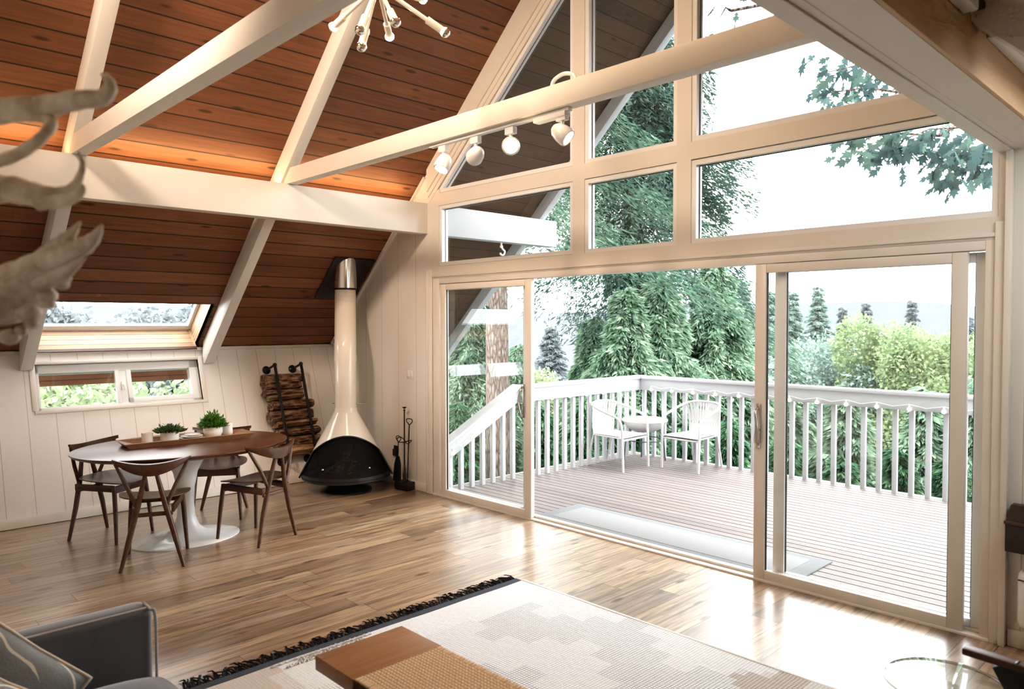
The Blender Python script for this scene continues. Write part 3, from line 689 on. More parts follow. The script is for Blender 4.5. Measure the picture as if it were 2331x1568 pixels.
# ---- fire tools
fx, fy = -.455, -.085
ft = thing('fire_tool_stand', 'black tool stand with tall centre pole beside the fireplace', 'fire tool stand', (fx, fy, 0), .15)
MB().box(-.095,.095,-.055,.055,0,.085).build('base', M['black'], ft, bevel=.012)
MB().tube([(0,0,.08),(0,0,.80)], .0065, 8).sphere((0,0,.80), .011, 8).tube([(0,0,.815),(0,0,.832),(0,0,.836)], [.006,.026,.002], 12).build('pole', M['black'], ft, smooth=50)
MB().tube(catmull([(-.085,.0,.47),(-.115,.01,.50),(-.08,.02,.52),(.0,.0,.50),(.06,-.02,.47),(.095,0,.50),(.06,.02,.50),(0,0,.48),(-.085,0,.47)],5), .005, 6).build('tool_holder', M['black'], ft, smooth=60)
sh = thing('fire_shovel', 'black ash shovel leaning in the tool stand', 'shovel', (fx, fy, 0), .15)
MB().tube([(-.06,-.03,.36),(-.062,-.025,.48)], .005, 8).tube(catmull([(-.062,-.025,.475),(-.10,-.02,.52),(-.062,-.02,.54),(-.03,-.02,.51),(-.062,-.025,.475)],5), .0045, 6).build('handle', M['black'], sh, smooth=60)
MB().prism([(-.11,-.052,.09),(.005,-.052,.09),(.0,-.045,.26),(-.03,-.038,.34),(-.075,-.038,.34),(-.095,-.045,.26)], (0,-.008,0)).build('scoop', M['black'], sh, bevel=.004)
pk = thing('fire_poker', 'black poker with a loop handle in the tool stand', 'poker', (fx, fy, 0), .15)
MB().tube([(.04,.0,.09),(.05,.005,.40),(.06,.01,.66)], .0055, 8).tube(catmull([(.06,.01,.655),(.02,.01,.69),(.03,.01,.715),(.09,.01,.715),(.10,.01,.69),(.06,.01,.655)],5), .005, 6).build('shaft', M['black'], pk, smooth=60)
MB().tube([(.035,-.02,.088),(.06,-.02,.115),(.075,-.022,.15)], [.006,.005,.002], 6).build('hook', M['black'], pk, smooth=60)
br = thing('fire_brush', 'thin shafted black hearth brush in the tool stand', 'brush', (fx, fy, 0), .15)
MB().tube([(.03,-.03,.20),(.032,-.028,.48)], .0045, 8).build('shaft', M['black'], br, smooth=60)
MB().tube([(.03,-.03,.09),(.03,-.03,.15),(.03,-.03,.21)], [.018,.016,.007], 10).build('brush_head', M['charcoal'], br, smooth=60)
ou = thing('power_outlet', 'black wall outlet with plugged adapter near the fire tools', 'outlet', (-.715, 0, .35))
MB().box(-.04,.035,-.006,0,-.055,.055).build('plate', M['black'], ou, bevel=.002)
MB().box(-.03,.02,-.03,-.006,-.05,.02).build('adapter', M['charcoal'], ou, bevel=.004)
sw = thing('light_switch', 'white double light switch plate on the panelled wall', 'light switch', (-.465, 0, 1.165))
MB().box(-.058,.058,-.005,0,-.057,.057).build('plate', M['white'], sw, bevel=.002)
for s in (-.024,.024): MB().box(s-.016,s+.016,-.009,-.004,-.033,.033).build('rocker', M['vinyl'], sw, bevel=.002)
# ================================================================== LIGHTS ON THE BEAMS
M['bulb'] = emit('warm_bulb', (1.0,.72,.42), 110)
M['bulbdim'] = emit('dim_bulb_glass', (1.0,.62,.34), 3.0, False)
HUB = V((2.24,-2.19,3.475))
FW = V((-.7174,.6961,-.0285)); RT = V((.6963,.7177,-.0011)); UP = V((-.0197,.0206,.9996))
ch = thing('sputnik_chandelier', 'sputnik pendant with cream arms and globe bulbs hanging from the ridge', 'chandelier', tuple(HUB))
MB().sphere(HUB, .05, 20).build('hub', M['enamel'], ch, world=True, smooth=60)
MB().cyl(HUB+V((0,0,.04)), V((XC,-2.19,ceil_z(XC)-.24)), .008, n=10).build('stem', M['enamel'], ch, world=True, smooth=60)
LA = .43
def on_ray(px, py, far):
    d = (RT*((px-1165.5)/1687.14) - UP*((py-784)/1687.14) + FW); o = V((5.618,-4.471,1.67)) - HUB
    A, B, C_ = d.dot(d), 2*o.dot(d), o.dot(o)-LA*LA; q = max(0, B*B-4*A*C_)
    return V((5.618,-4.471,1.67)) + d*((-B + (1 if far else -1)*math.sqrt(q))/(2*A))
arms = [(758,62,1,1),(820,68,0,0),(823,106,0,0),(887,84,1,1),(900,50,0,0),(1013,74,0,0),(963,-2,1,1),(700,-20,1,0),(745,-110,0,1),(835,-190,1,1),(950,-150,0,0),(880,-90,1,1),(1020,-70,1,1)]
for px_, py_, far, lit in arms:
    v = on_ray(px_, py_, far) - HUB; d = v.normalized(); L = v.length
    a = MB().tube([HUB+d*.04, HUB+d*(L-.10)], .0115, 10).build('arm', M['enamel'], ch, world=True, smooth=60)
    MB().tube([HUB+d*(L-.115), HUB+d*(L-.02)], .0205, 14).build('socket', M['enamel'], a, world=True, smooth=40)
    MB().tube([HUB+d*(L-.025), HUB+d*(L-.012)], .012, 12).sphere(HUB+d*L, .027, 16).build('bulb', M['bulb'] if lit else M['bulbdim'], a, world=True, smooth=80)
    mb = MB().sphere((0,0,0), .0278, 18, z0=.0, z1=1); mb.xform(Matrix.Translation(HUB+d*L) @ d.to_track_quat('Z','Y').to_matrix().to_4x4())
    mb.build('bulb_cap', M['chrome'], a, smooth=80, world=True)
tk = thing('track_light', 'white ceiling track with feed box under the tie beam', 'track light', (2.3,-1.43,2.84))
MB().box(-.58,.64,-.017,.017,-.02,.0).build('rail', M['vinyl'], tk, bevel=.003)
MB().box(.38,.62,-.026,.026,-.045,-.018).build('feed_box', M['vinyl'], tk, bevel=.004)
heads = [(1.85, V((.0,-.43,-.85)), False, 'track spotlight head nearest the left end of the track, tilted down'), (2.165, V((-.9,.35,-.25)), False, 'second track spotlight head from the left, turned away'),
         (2.475, V((.72,-.68,-.12)), True, 'third track spotlight head, its lamp glowing straight at us'), (2.88, V((.70,.29,-.6)), False, 'largest looking track spotlight head beside the gable post')]
for x, d, lit, lb in heads:
    h = thing('spotlight_head', lb, 'spotlight', (x,-1.43,2.82), group='spotlight heads on the track'); c = V((x,-1.43,2.705)); d = d.normalized()
    MB().box(x-.035,x+.035,-1.447,-1.413,2.775,2.815).tube([(x,-1.43,2.78),(x,-1.43,2.725)], .010, 10).build('mount', M['vinyl'], h, world=True, bevel=.002)
    mb = MB().lathe([(.001,-.068),(.022,-.063),(.040,-.044),(.050,-.010),(.054,.030),(.049,.046),(.043,.046),(.040,.02)], n=28); mb.f = [f for f in mb.f if len(f) == 4]
    mb.xform(Matrix.Translation(c) @ d.to_track_quat('Z','Y').to_matrix().to_4x4()); mb.build('shade', M['vinyl'], h, world=True, smooth=50)
    mb = MB().lathe([(.001,.020),(.041,.020),(.041,.024),(.001,.026)], n=20); mb.xform(Matrix.Translation(c) @ d.to_track_quat('Z','Y').to_matrix().to_4x4())
    mb.build('lamp', M['bulb'] if lit else emit('spot_lamp_face', (1,.86,.66), 3.0, False), h, world=True, smooth=50)
tag(MB().tube(catmull([(2.77,-1.40,2.968),(2.79,-1.40,3.02),(2.86,-1.40,3.04),(2.93,-1.40,3.02),(2.96,-1.40,2.97)],6), .011, 10).build('power_cable', M['vinyl'], smooth=60), 'white cable loop rising over the top of the tie beam', 'cable')
M['ledm'] = emit('warm_led_strip', (1.0,.66,.34), 28)
led = [(-4.6,-3.12,'warm light strip lying on the long beam at its camera end'), (-2.93,-1.52,'warm light strip lying on the long beam above the skylight'), (-1.36,-.12,'warm light strip lying on the long beam near the gable glass')]
for y0, y1, lb in led: tag(MB().box(-.285,-.262,y0,y1,2.8405,2.848).build('light_strip', M['ledm']), lb, 'light strip', 'light strips on top of the beam')
# ================================================================== NEAR THE CAMERA
CAM = V((5.618,-4.471,1.67))
YAW, PIT, ROL = math.radians(45.8659), math.radians(-1.636), math.radians(-.0637)
FPX = 1687.14
cf = V((-math.sin(YAW)*math.cos(PIT), math.cos(YAW)*math.cos(PIT), math.sin(PIT)))
cr_ = cf.cross(V((0,0,1))).normalized(); cu = cr_.cross(cf)
def ray(px, py): return cr_*((px-1165.5)/FPX) - cu*((py-784)/FPX) + cf
def at(px, py, d): return CAM + ray(px, py)*d
# ---- rug
g = G('woven_rug'); X_, Y_, Z_ = g.xyz(g.obj)
p_ = .0165
gx = g.math('FRACT', g.math('DIVIDE', X_, p_)); gy = g.math('FRACT', g.math('DIVIDE', Y_, p_))
wob = g.noise(g.obj, 30, 2)
lx = g.math('LESS_THAN', gx, g.math('ADD', .10, g.math('MULTIPLY', wob, .16))); ly = g.math('LESS_THAN', gy, g.math('ADD', .10, g.math('MULTIPLY', wob, .16)))
bx_ = g.math('FLOOR', g.math('DIVIDE', X_, .15)); by_ = g.math('FLOOR', g.math('DIVIDE', g.math('ADD', Y_, g.math('MULTIPLY', g.math('PINGPONG', bx_, 3.0), .12)), .42))
zone2 = g.math('GREATER_THAN', g.math('FRACT', g.math('MULTIPLY', by_, .5)), .25)
xs = g.math('GREATER_THAN', g.math('ADD', X_, g.math('MULTIPLY', g.math('PINGPONG', by_, 2.0), .05)), .40)
dens = g.math('MULTIPLY', g.math('ADD', .35, g.math('MULTIPLY', zone2, .65)), xs)
line = g.math('MAXIMUM', g.math('MULTIPLY', lx, g.math('ADD', .30, g.math('MULTIPLY', dens, .5))), g.math('MULTIPLY', ly, g.math('ADD', .15, g.math('MULTIPLY', dens, .65))))
stp = g.math('MULTIPLY', g.math('PINGPONG', g.math('FLOOR', g.math('DIVIDE', Y_, .06)), 4.0), .05)
w1 = g.math('GREATER_THAN', g.math('ADD', X_, stp), 1.85); w2 = g.math('MULTIPLY', g.math('LESS_THAN', g.math('ADD', X_, stp), .62), g.math('LESS_THAN', Y_, -1.72))
warm = g.math('MULTIPLY', g.math('MAXIMUM', w1, w2), g.math('ADD', .5, g.math('MULTIPLY', zone2, .5)))
basec = g.mix(g.noise(g.obj, 90, 2), (.62,.64,.66), (.75,.765,.78))
basec = g.mix(g.math('MULTIPLY', warm, .55), basec, (.42,.31,.21))
col = g.mix(g.math('MULTIPLY', line, .95), basec, (.07,.065,.07))
M['rug'] = g.pbr(col, .95, g.bump(g.math('SUBTRACT', wob, line), .6, .004))
M['navy'] = paint('navy_wool', (.055,.065,.085), .95, .15, 60)
M['fringe'] = paint('black_fringe_wool', (.02,.02,.026), .95, .2, 60)
RX, RY0, RY1, RX1 = 2.20, -4.25, -1.10, 4.95
rg = thing('area_rug', 'pale woven rug with grey grid pattern and dark fringe', 'rug', (RX, RY1, 0))
rm = MB(); nx, ny = 60, 60; vs = []; fs = []
for top in (1, 0):
    for i in range(nx+1):
        for j in range(ny+1):
            x = RX + .05 + (RX1-RX-.05)*i/nx; y = RY1 - .012 + (RY0-RY1+.012)*j/ny
            z = (.0075 + .0012*math.sin(x*7+y*3) + .001*math.sin(y*11)) if top else .0005
            vs.append((x - RX, y - RY1 + .012*math.sin(x*2.3), z))
N1 = (nx+1)*(ny+1)
for i in range(nx):
    for j in range(ny):
        a = i*(ny+1)+j; fs.append((a, a+1, a+ny+2, a+ny+1)); 
for i in range(nx):
    for j in (0, ny): a = i*(ny+1)+j; b = a+ny+1; fs.append((a, b, b+N1, a+N1))
for j in range(ny):
    for i in (0, nx): a = i*(ny+1)+j; b = a+1; fs.append((a, b, b+N1, a+N1))
rm.add(vs, fs).build('woven_field', M['rug'], rg)
rm = MB(); rm.box(.0, .052, RY0-RY1, -.02, .0005, .009); rm.build('navy_border', M['navy'], rg)
rm = MB(); rm.box(.05, RX1-RX, -.016, .004, .0005, .010); rm.build('white_selvedge', paint('white_wool_edge', (.74,.72,.70), .95, .1, 80), rg, bevel=.003)
rnd = random.Random(5); rm = MB()
for i in range(330):
    y = RY0-RY1 + (RY1-RY0-.03)*i/329 + rnd.uniform(-.004,.004)
    L = rnd.uniform(.05,.11); dy = rnd.uniform(-.05,.05); zz = rnd.uniform(.006,.02)
    pts = [(.004,y,.006), (-L*.4,y+dy*.4,zz), (-L*.8,y+dy*.8+rnd.uniform(-.012,.012),zz*.8), (-L,y+dy,.005)]
    for q in range(2): rm.tube([(a, b+rnd.uniform(-.006,.006), c+.001*q) for a, b, c in pts], [.003,.0035,.003,.0015], 4)
tag(rm.build('fringe', M['fringe'], rg), kind='stuff')
rm = MB()
for k, (a, b, x) in enumerate(((-1.75,-1.18,.075), (-1.62,-1.24,.10), (-1.70,-1.40,.13))):
    pts = [(x + .004*math.sin(i*2.2), a+(b-a)*i/40, .010+.004*(i % 2)) for i in range(41)]
    rm.tube(pts, [.008 if i % 2 else .005 for i in range(41)], 6)
rm.build('raised_braid', paint('cream_braid', (.66,.64,.62), .9, .2, 50), rg, smooth=60)
# ---- woven bench
bn = thing('woven_bench', 'teak bench with woven cord seat standing on the rug', 'bench', (3.14, -2.90, .009))
BZ = .421; ya, yb = -.195, .20
for x0, x1 in ((0, .262), (1.20, 1.46)): MB().box(x0, x1, ya, yb, BZ-.055, BZ).build('end_board', M['benchwood'], bn, bevel=.004)
for y in (ya+.02, yb-.02): MB().box(.25, 1.21, y-.016, y+.016, BZ-.055, BZ-.02).build('side_rail', M['benchwood'], bn, bevel=.003)
for x in (.235, 1.22):
    for y in (ya+.03, yb-.03): MB().bar((x,y,0), (x,y,BZ-.04), .03, .03, (0,1,0), .04, .04).build('leg', M['benchwood'], bn, bevel=.004)
g = G('danish_cord'); n1 = g.noise(g.map(g.obj, (60,60,20)), 6, 3); hz_ = g.math('DIVIDE', g.math('SUBTRACT', g.xyz(g.obj)[2], .415), .0085)
M['cord'] = g.pbr(g.mix(1.0, g.mix(n1, (.52,.37,.24), (.72,.56,.39)), g.ramp(hz_, [(.02, (.10,.06,.03)), (.30, (.55,.48,.42)), (.65, (1,1,1))]), 'MULTIPLY'), .8, g.bump(n1, .3, .002))  # cord colour darkens toward low points, painting shade into the weave holes
mb = MB(); nu, nv = 300, 132; vs = []; fs = []; pu, pv = .0165, .0150
for i in range(nu+1):
    for j in range(nv+1):
        x = .262 + .938*i/nu; y = ya-.004 + (yb-ya+.008)*j/nv
        cu_, cv_ = x/pu, y/pv; iu, iv = math.floor(cu_), math.floor(cv_); fu, fv = cu_-iu-.5, cv_-iv-.5
        over = (iu+iv) % 2
        hu = math.sqrt(max(0, 1-(fu*2)**2)); hv = math.sqrt(max(0, 1-(fv*2)**2))
        edge = min(y-ya+.004, yb+.004-y)
        if edge < .035: h = hu*.9
        else: h = max(hu*(.55+.45*math.cos(fv*PI)*(1 if over else -1)), hv*(.55-.45*math.cos(fu*PI)*(1 if over else -1)))
        z = BZ-.006 + .0085*h - (.05*max(0, 1-edge/.012)**2)
        vs.append((x, y, z))
for i in range(nu):
    for j in range(nv): a = i*(nv+1)+j; fs.append((a, a+nv+1, a+nv+2, a+1))
mb.add(vs, fs).build('woven_seat', M['cord'], bn, smooth=80)
# ---- sofa
g = G('grey_velvet'); n1 = g.noise(g.obj, 6, 3); n2 = g.noise(g.obj, 300, 1)
M['velvet'] = g.pbr(g.mix(n1, (.085,.085,.095), (.125,.125,.135)), .75, g.bump(n2, .15, .001), **{'Sheen Weight': .7, 'Sheen Roughness': .35})
M['piping'] = paint('pale_grey_piping', (.42,.42,.43), .7, .1, 30)
SX = 2.79
sf = thing('sofa', 'dark grey upholstered sofa with straight arms', 'sofa', (SX, -4.05, 0))
MB().box(0, 1.85, -.42, .42, .10, .30).build('base', M['velvet'], sf, bevel=.02)
for x0, x1 in ((0, .11), (1.74, 1.85)): MB().box(x0, x1, -.44, .468, .12, .682).build('arm', M['velvet'], sf, bevel=.032, seg=4)
MB().tube(catmull([(.112,.470,.16),(.112,.472,.62),(.105,.455,.672),(.06,.45,.684)],5), .005, 6).tube([(.112,.44,.683),(.112,-.40,.683)], .004, 6).build('arm_piping', M['piping'], sf, smooth=60)
MB().box(.11, 1.74, -.46, -.22, .28, .80).build('backrest', M['velvet'], sf, bevel=.05, seg=4)
def puff(x0, x1, y0, y1, z0, z1, n=22):
    mb = MB(); vs = []; fs = []
    for sgn in (1, -1):
        for i in range(n+1):
            for j in range(n+1):
                u = -1+2*i/n; v = -1+2*j/n; k = ((1-abs(u)**7)*(1-abs(v)**7))**.35
                bulge = (1-.25*(u*u+v*v))
                vs.append(((x0+x1)/2+u*(x1-x0)/2, (y0+y1)/2+v*(y1-y0)/2, (z0+z1)/2 + sgn*(z1-z0)/2*k*bulge))
    N = (n+1)*(n+1)
    for i in range(n):
        for j in range(n):
            a = i*(n+1)+j; fs += [(a, a+n+1, a+n+2, a+1), (N+a, N+a+1, N+a+n+2, N+a+n+1)]
    return mb.add(vs, fs)
for x0, x1 in ((.115, .925), (.93, 1.735)): puff(x0, x1, -.25, .50, .29, .52).build('seat_cushion', M['velvet'], sf, smooth=80)
for x in (.08, 1.77):
    for y in (-.38, .38): MB().cyl((x,y,.11), (x,y,0), .022, .014, 10).build('leg', M['walnut'], sf)
# ---- throw pillows
g = G('pillow_fabric'); X_, Y_, Z_ = g.xyz(g.obj)
wv = g.n('ShaderNodeTexWave', {'Vector': g.map(g.obj, (1,1,.3), rot=(0,0,.9)), 'Scale': 5.0, 'Distortion': 7.0, 'Detail': 1.5, 'Detail Scale': 1.4}).outputs['Fac']
mk = g.math('MULTIPLY', g.math('GREATER_THAN', wv, .955), g.math('GREATER_THAN', g.noise(g.obj, 3.2, 1), .46))
n2 = g.noise(g.obj, 160, 2)
M['pillow'] = g.pbr(g.mix(mk, g.mix(n2, (.22,.24,.255), (.29,.31,.325)), (.72,.68,.62)), .9, g.bump(g.math('ADD', g.math('MULTIPLY', mk, .8), n2), .3, .003))
M['cream'] = paint('cream_piping', (.70,.62,.52), .8, .08, 40)
def pillow(name, label, c, rot, w, h, t):
    n = 26; mb = MB(); vs = []; fs = []
    def pt(u, v, s):
        k = max(0, (1-abs(u)**2.4))**.55 * max(0, (1-abs(v)**2.4))**.55
        pin = 1 - .07*(1-(abs(u)*abs(v))) * (abs(u)**4+abs(v)**4)*.5
        return (u*w/2*pin, v*h/2*pin, s*t/2*k)
    for s in (1, -1):
        for i in range(n+1):
            for j in range(n+1): vs.append(pt(-1+2*i/n, -1+2*j/n, s))
    N = (n+1)**2
    for i in range(n):
        for j in range(n):
            a = i*(n+1)+j; fs += [(a, a+n+1, a+n+2, a+1), (N+a, N+a+1, N+a+n+2, N+a+n+1)]
    Mx = Matrix.Translation(c) @ Euler(rot).to_matrix().to_4x4()
    r = thing('throw_pillow', label, 'pillow', tuple(c), group='throw pillows on the sofa')
    mb.add(vs, fs).xform(Mx); mb.build('cover', M['pillow'], r, world=True, smooth=80)
    ed = []
    for k in range(4):
        for i in range(n):
            u = -1+2*i/n; ed.append({0:(u,-1),1:(1,u),2:(-u,1),3:(-1,-u)}[k])
    tb = MB().tube([Mx @ V(pt(u, v, 0)) for u, v in ed], .0055, 6, closed=True); tb.build('piping', M['cream'], r, world=True, smooth=80)
pillow('p', 'grey patterned throw pillow propped against the sofa arm', V((2.965,-4.06,.535)), (math.radians(72), math.radians(38), math.radians(58)), .36, .36, .13)
pillow('p', 'grey throw pillow with white branch pattern lying in front of the other', V((3.10,-4.16,.50)), (math.radians(48), math.radians(20), math.radians(40)), .36, .36, .14)
# ---- antlers on the back wall
g = G('antler_bone'); n1 = g.noise(g.map(g.obj, (6,6,6)), 3, 5, .6); n2 = g.noise(g.obj, 40, 3)
M['antler'] = g.pbr(g.ramp(n1, [(.3, (.40,.33,.25)), (.5, (.66,.58,.47)), (.7, (.88,.83,.75))]), .55, g.bump(n2, .3, .004))
an = thing('antler_mount', 'weathered moose antlers on a wall plaque reaching in from the edge', 'antlers', (3.95, -4.97, 1.75))
MB().lathe([(0,0),(.16,0),(.17,.012),(.15,.03),(0,.03)], n=32, sy=1.3).xform(Matrix.Translation((3.95,-5.0,1.78)) @ Matrix.Rotation(-PI/2,4,'X')).build('plaque', M['benchwood'], an, world=True, bevel=.003)
MB().tube([(3.95,-4.98,1.80),(3.96,-4.90,1.80),(3.98,-4.82,1.81)], [.07,.065,.045], 14).build('skull_cap', M['antler'], an, world=True, smooth=60)
ROOT = V((3.98,-4.83,1.81)); ad = 1.24; s_ = ad/FPX
def tine(pts, rs, name='tine', par=None, root=None, n=12, flat=1.0):
    P = [at(x, y, d) for x, y, d in pts]
    if root is not None: P = [root] + P
    rr = []
    for i in range(len(P)): rr.append(rs[i])
    Q = catmull(P, 5); R = []
    for i in range(len(P)-1):
        for k in range(5): R.append((rr[i]+(rr[i+1]-rr[i])*k/5)*(1+.06*math.sin(i*3.1+k*1.9)))
    R.append(rr[-1])
    return MB().tube(Q, R, n, flat=flat).build(name, M['antler'], par or an, world=True, smooth=80)
b1 = tine([(-420,380,1.33),(-160,275,1.28),(0,252,1.25),(100,242,1.23),(180,226,1.21),(232,222,1.19),(252,198,1.18),(243,175,1.17),(231,168,1.17)], [.030,.028,.026,.022,.0185,.016,.0135,.010,.006,.002], 'upper_beam', root=ROOT)
tine([(60,262,1.24),(118,275,1.22),(95,312,1.20),(50,345,1.2),(-10,368,1.2),(-90,385,1.22)], [.008,.009,.0095,.010,.010,.012], par=b1)
b2 = tine([(-420,470,1.34),(-160,440,1.30),(0,428,1.26),(70,440,1.24),(125,446,1.23),(165,428,1.22),(184,395,1.21),(188,368,1.20),(178,343,1.19)], [.030,.028,.026,.0245,.021,.016,.009,.0055,.0042,.002], 'middle_beam', root=ROOT)
tine([(90,462,1.22),(140,456,1.20),(172,446,1.19),(186,432,1.185),(189,418,1.18)], [.012,.011,.009,.0065,.002], par=b2)
b3 = tine([(-420,640,1.36),(-200,690,1.31),(-60,690,1.28),(20,680,1.26),(70,650,1.24),(110,610,1.22)], [.030,.040,.062,.070,.058,.036,.022], 'palm', root=ROOT, flat=.5)
tine([(-40,640,1.27),(40,618,1.24),(100,590,1.22),(140,556,1.20),(165,528,1.19),(183,504,1.18)], [.016,.020,.018,.015,.008,.0015], par=b3)
tine([(90,605,1.23),(150,575,1.2),(190,560,1.19),(215,540,1.18),(232,512,1.17)], [.022,.018,.015,.010,.002], par=b3)
tine([(90,640,1.23),(140,622,1.21),(170,602,1.20),(194,584,1.19)], [.018,.013,.009,.002], par=b3)
for px, py, r in ((140,645,.012),(150,632,.009),(108,672,.015),(112,690,.010),(66,712,.018),(72,735,.011),(48,752,.010),(22,765,.016)):
    MB().sphere(at(px,py,1.235), r, 10, sc=(1,1.1,.9)).build('burr', M['antler'], b3, world=True, smooth=80)
# ---- right-hand edge: armchair, glass table, wall units
def zpt(px, py, z): d = ray(px, py); return CAM + d*((z-CAM.z)/d.z)
ac = thing('lounge_chair', 'dark wood lounge chair at the right edge, only its arm tip showing', 'chair', (5.45,-2.15,0))
AZ = .585; p0 = zpt(2192,1478,AZ); 
MB().bar(p0, p0+V((.62,.02,-.03)), .05, .024, (0,0,1)).build('armrest', M['walnut'], ac, world=True, bevel=.006)
MB().bar(p0+V((0,-.58,0)), p0+V((.62,-.56,-.03)), .05, .024, (0,0,1)).build('armrest', M['walnut'], ac, world=True, bevel=.006)
for dy in (0, -.58):
    q = p0+V((0,dy,0))
    MB().bar(q+V((.12,0,-.01)), q+V((.44,0,-AZ)), .03, .08, (1,0,0)).build('leg', M['black'], ac, world=True, bevel=.004)
    MB().bar(q+V((.60,0,.22)), q+V((.72,0,-AZ)), .03, .06, (1,0,0)).build('leg', M['black'], ac, world=True, bevel=.004)
    MB().bar(q+V((.18,0,-.27)), q+V((.72,0,-.30)), .028, .06).build('side_rail', M['walnut'], ac, world=True, bevel=.004)
mb = puff(-.30,.30,-.27,.27,-.06,.06); mb.xform(Matrix.Translation(p0+V((.42,-.29,-.22)))); mb.build('seat_cushion', M['velvet'], ac, world=True, smooth=80)
mb = puff(-.30,.30,-.27,.27,-.055,.055); mb.xform(Matrix.Translation(p0+V((.72,-.29,.12))) @ Matrix.Rotation(math.radians(-72),4,'Y')); mb.build('back_cushion', M['velvet'], ac, world=True, smooth=80)
gz = .40; ge = zpt(2277,1552,gz); gc = ge + V((-.136,-.14,0))
gt = thing('glass_side_table', 'round clear glass side table with chrome base under the dark chair arm', 'side table', (gc.x, gc.y, .009))
g = G('clear_glass_top'); fr = schlick(g); nn = g.noise(g.obj, 3, 1)
t_ = g.n('ShaderNodeBsdfTransparent', {'Color': g.mix(nn, (.93,.96,.95), (.95,.97,.96))}); gl_ = g.n('ShaderNodeBsdfGlossy', {'Roughness': .02})
M['glasstop'] = g.surf(g.n('ShaderNodeMixShader', {0: fr, 1: t_.outputs[0], 2: gl_.outputs[0]}).outputs[0])
RR = (ge-gc).length
MB().lathe([(0,gz-.009),(RR-.004,gz-.009),(RR,gz-.012),(RR,gz-.024),(RR-.004,gz-.024),(0,gz-.022)], n=64).build('glass_top', M['glasstop'], gt, smooth=40)
mb = MB().lathe([(RR-.002,gz-.020),(RR+.004,gz-.019),(RR+.004,gz-.010),(RR-.002,gz-.009)], n=64); mb.f = mb.f[:-2]; mb.build('rim', M['chrome'], gt, smooth=40)
MB().lathe([(.14,0),(.14,.006),(.03,.016),(.018,.05),(.016,gz-.05),(.05,gz-.026),(0,gz-.026)], n=32).build('pedestal', M['chrome'], gt, smooth=40)
mt = thing('wall_box', 'dark brown wall box with sloped top at the right wall edge', 'wall box', (5.0,.02,.62))
MB().prism([(4.695,.02,.515),(4.695,-.15,.53),(4.695,-.15,.675),(4.695,-.045,.745),(4.695,.02,.745)], (.75,0,0)).build('body', wood('dark_brown_wood', (.020,.012,.010), (.045,.026,.020), 0, .35), mt, world=True, bevel=.004)
MB().box(4.69,5.45,-.156,-.02,.668,.682).build('lid_edge', M['walnut'], mt, world=True, bevel=.003)
ht = thing('wall_heater', 'cream rounded wall heater below the dark box', 'heater', (5.0,.02,.28))
MB().box(4.735,5.35,-.11,.02,.12,.445).build('body', M['vinyl'], ht, world=True, bevel=.055, seg=5)
MB().box(4.745,5.34,-.112,-.10,.385,.389).box(4.775,4.83,-.114,-.105,.315,.345).build('vent', M['charcoal'], ht, world=True)
# ================================================================== DECK AND OUTSIDE
DZ = -.06
mb = MB()
for i in range(35): mb.box(-.45, 6.2, .135+.1*i, .135+.1*i+.0885, DZ-.03, DZ)
struct('deck', mb, M['deck'], 'weathered plank deck outside the glass doors')
struct('under_deck_shade', MB().box(-.44, 6.15, .14, 3.6, DZ-.28, DZ-.06), M['black'])  # added black slab below the boards, stands for the shade in the gaps
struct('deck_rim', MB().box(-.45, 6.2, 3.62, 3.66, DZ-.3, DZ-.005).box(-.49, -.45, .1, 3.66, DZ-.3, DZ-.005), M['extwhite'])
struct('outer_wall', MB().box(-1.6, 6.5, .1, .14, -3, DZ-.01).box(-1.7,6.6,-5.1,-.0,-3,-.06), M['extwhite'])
FYR = 3.53; LXR = -.22
def rail_front():
    r = thing('deck_railing', 'white front deck railing facing the trees', 'railing', (2.9, FYR, DZ))
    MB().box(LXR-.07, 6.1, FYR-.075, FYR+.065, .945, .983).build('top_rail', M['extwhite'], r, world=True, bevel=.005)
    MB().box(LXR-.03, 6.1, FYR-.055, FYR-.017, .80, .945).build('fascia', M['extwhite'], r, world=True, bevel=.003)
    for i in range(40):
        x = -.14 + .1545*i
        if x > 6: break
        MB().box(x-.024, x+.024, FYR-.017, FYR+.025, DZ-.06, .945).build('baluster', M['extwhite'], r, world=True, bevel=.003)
def rail_side():
    r = thing('deck_railing', 'white side deck railing behind the patio chair, from corner to stair', 'railing', (LXR, 2.5, DZ))
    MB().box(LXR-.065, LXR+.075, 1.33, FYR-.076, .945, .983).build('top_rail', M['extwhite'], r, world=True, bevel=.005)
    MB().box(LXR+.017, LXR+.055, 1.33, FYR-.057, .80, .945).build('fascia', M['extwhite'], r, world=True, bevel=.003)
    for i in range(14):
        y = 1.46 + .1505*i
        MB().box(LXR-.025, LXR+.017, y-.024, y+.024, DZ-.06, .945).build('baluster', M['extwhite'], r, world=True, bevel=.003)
def rail_stair():
    r = thing('stair_railing', 'white sloping railing section seen through the left door panel', 'railing', (-.28, .8, DZ))
    zt = lambda y: .965 + (y-1.315)*.52
    f = lambda y, dz: (-.28, y, zt(y)+dz)
    ya, yb = .10, 1.33
    MB().bar(f(ya,0), f(yb,0), .14, .038).build('top_rail', M['extwhite'], r, world=True, bevel=.004)
    MB().bar((-.25,ya,zt(ya)-.09), (-.25,yb,zt(yb)-.09), .036, .13).build('fascia', M['extwhite'], r, world=True, bevel=.003)
    for i in range(8):
        y = .21 + .1505*i
        MB().prism([(-.305,y-.024,DZ-.06), (-.305,y+.024,DZ-.06), (-.305,y+.024,zt(y+.024)-.02), (-.305,y-.024,zt(y-.024)-.02)], (.042,0,0)).build('baluster', M['extwhite'], r, world=True, bevel=.003)
rail_front(); rail_side(); rail_stair()
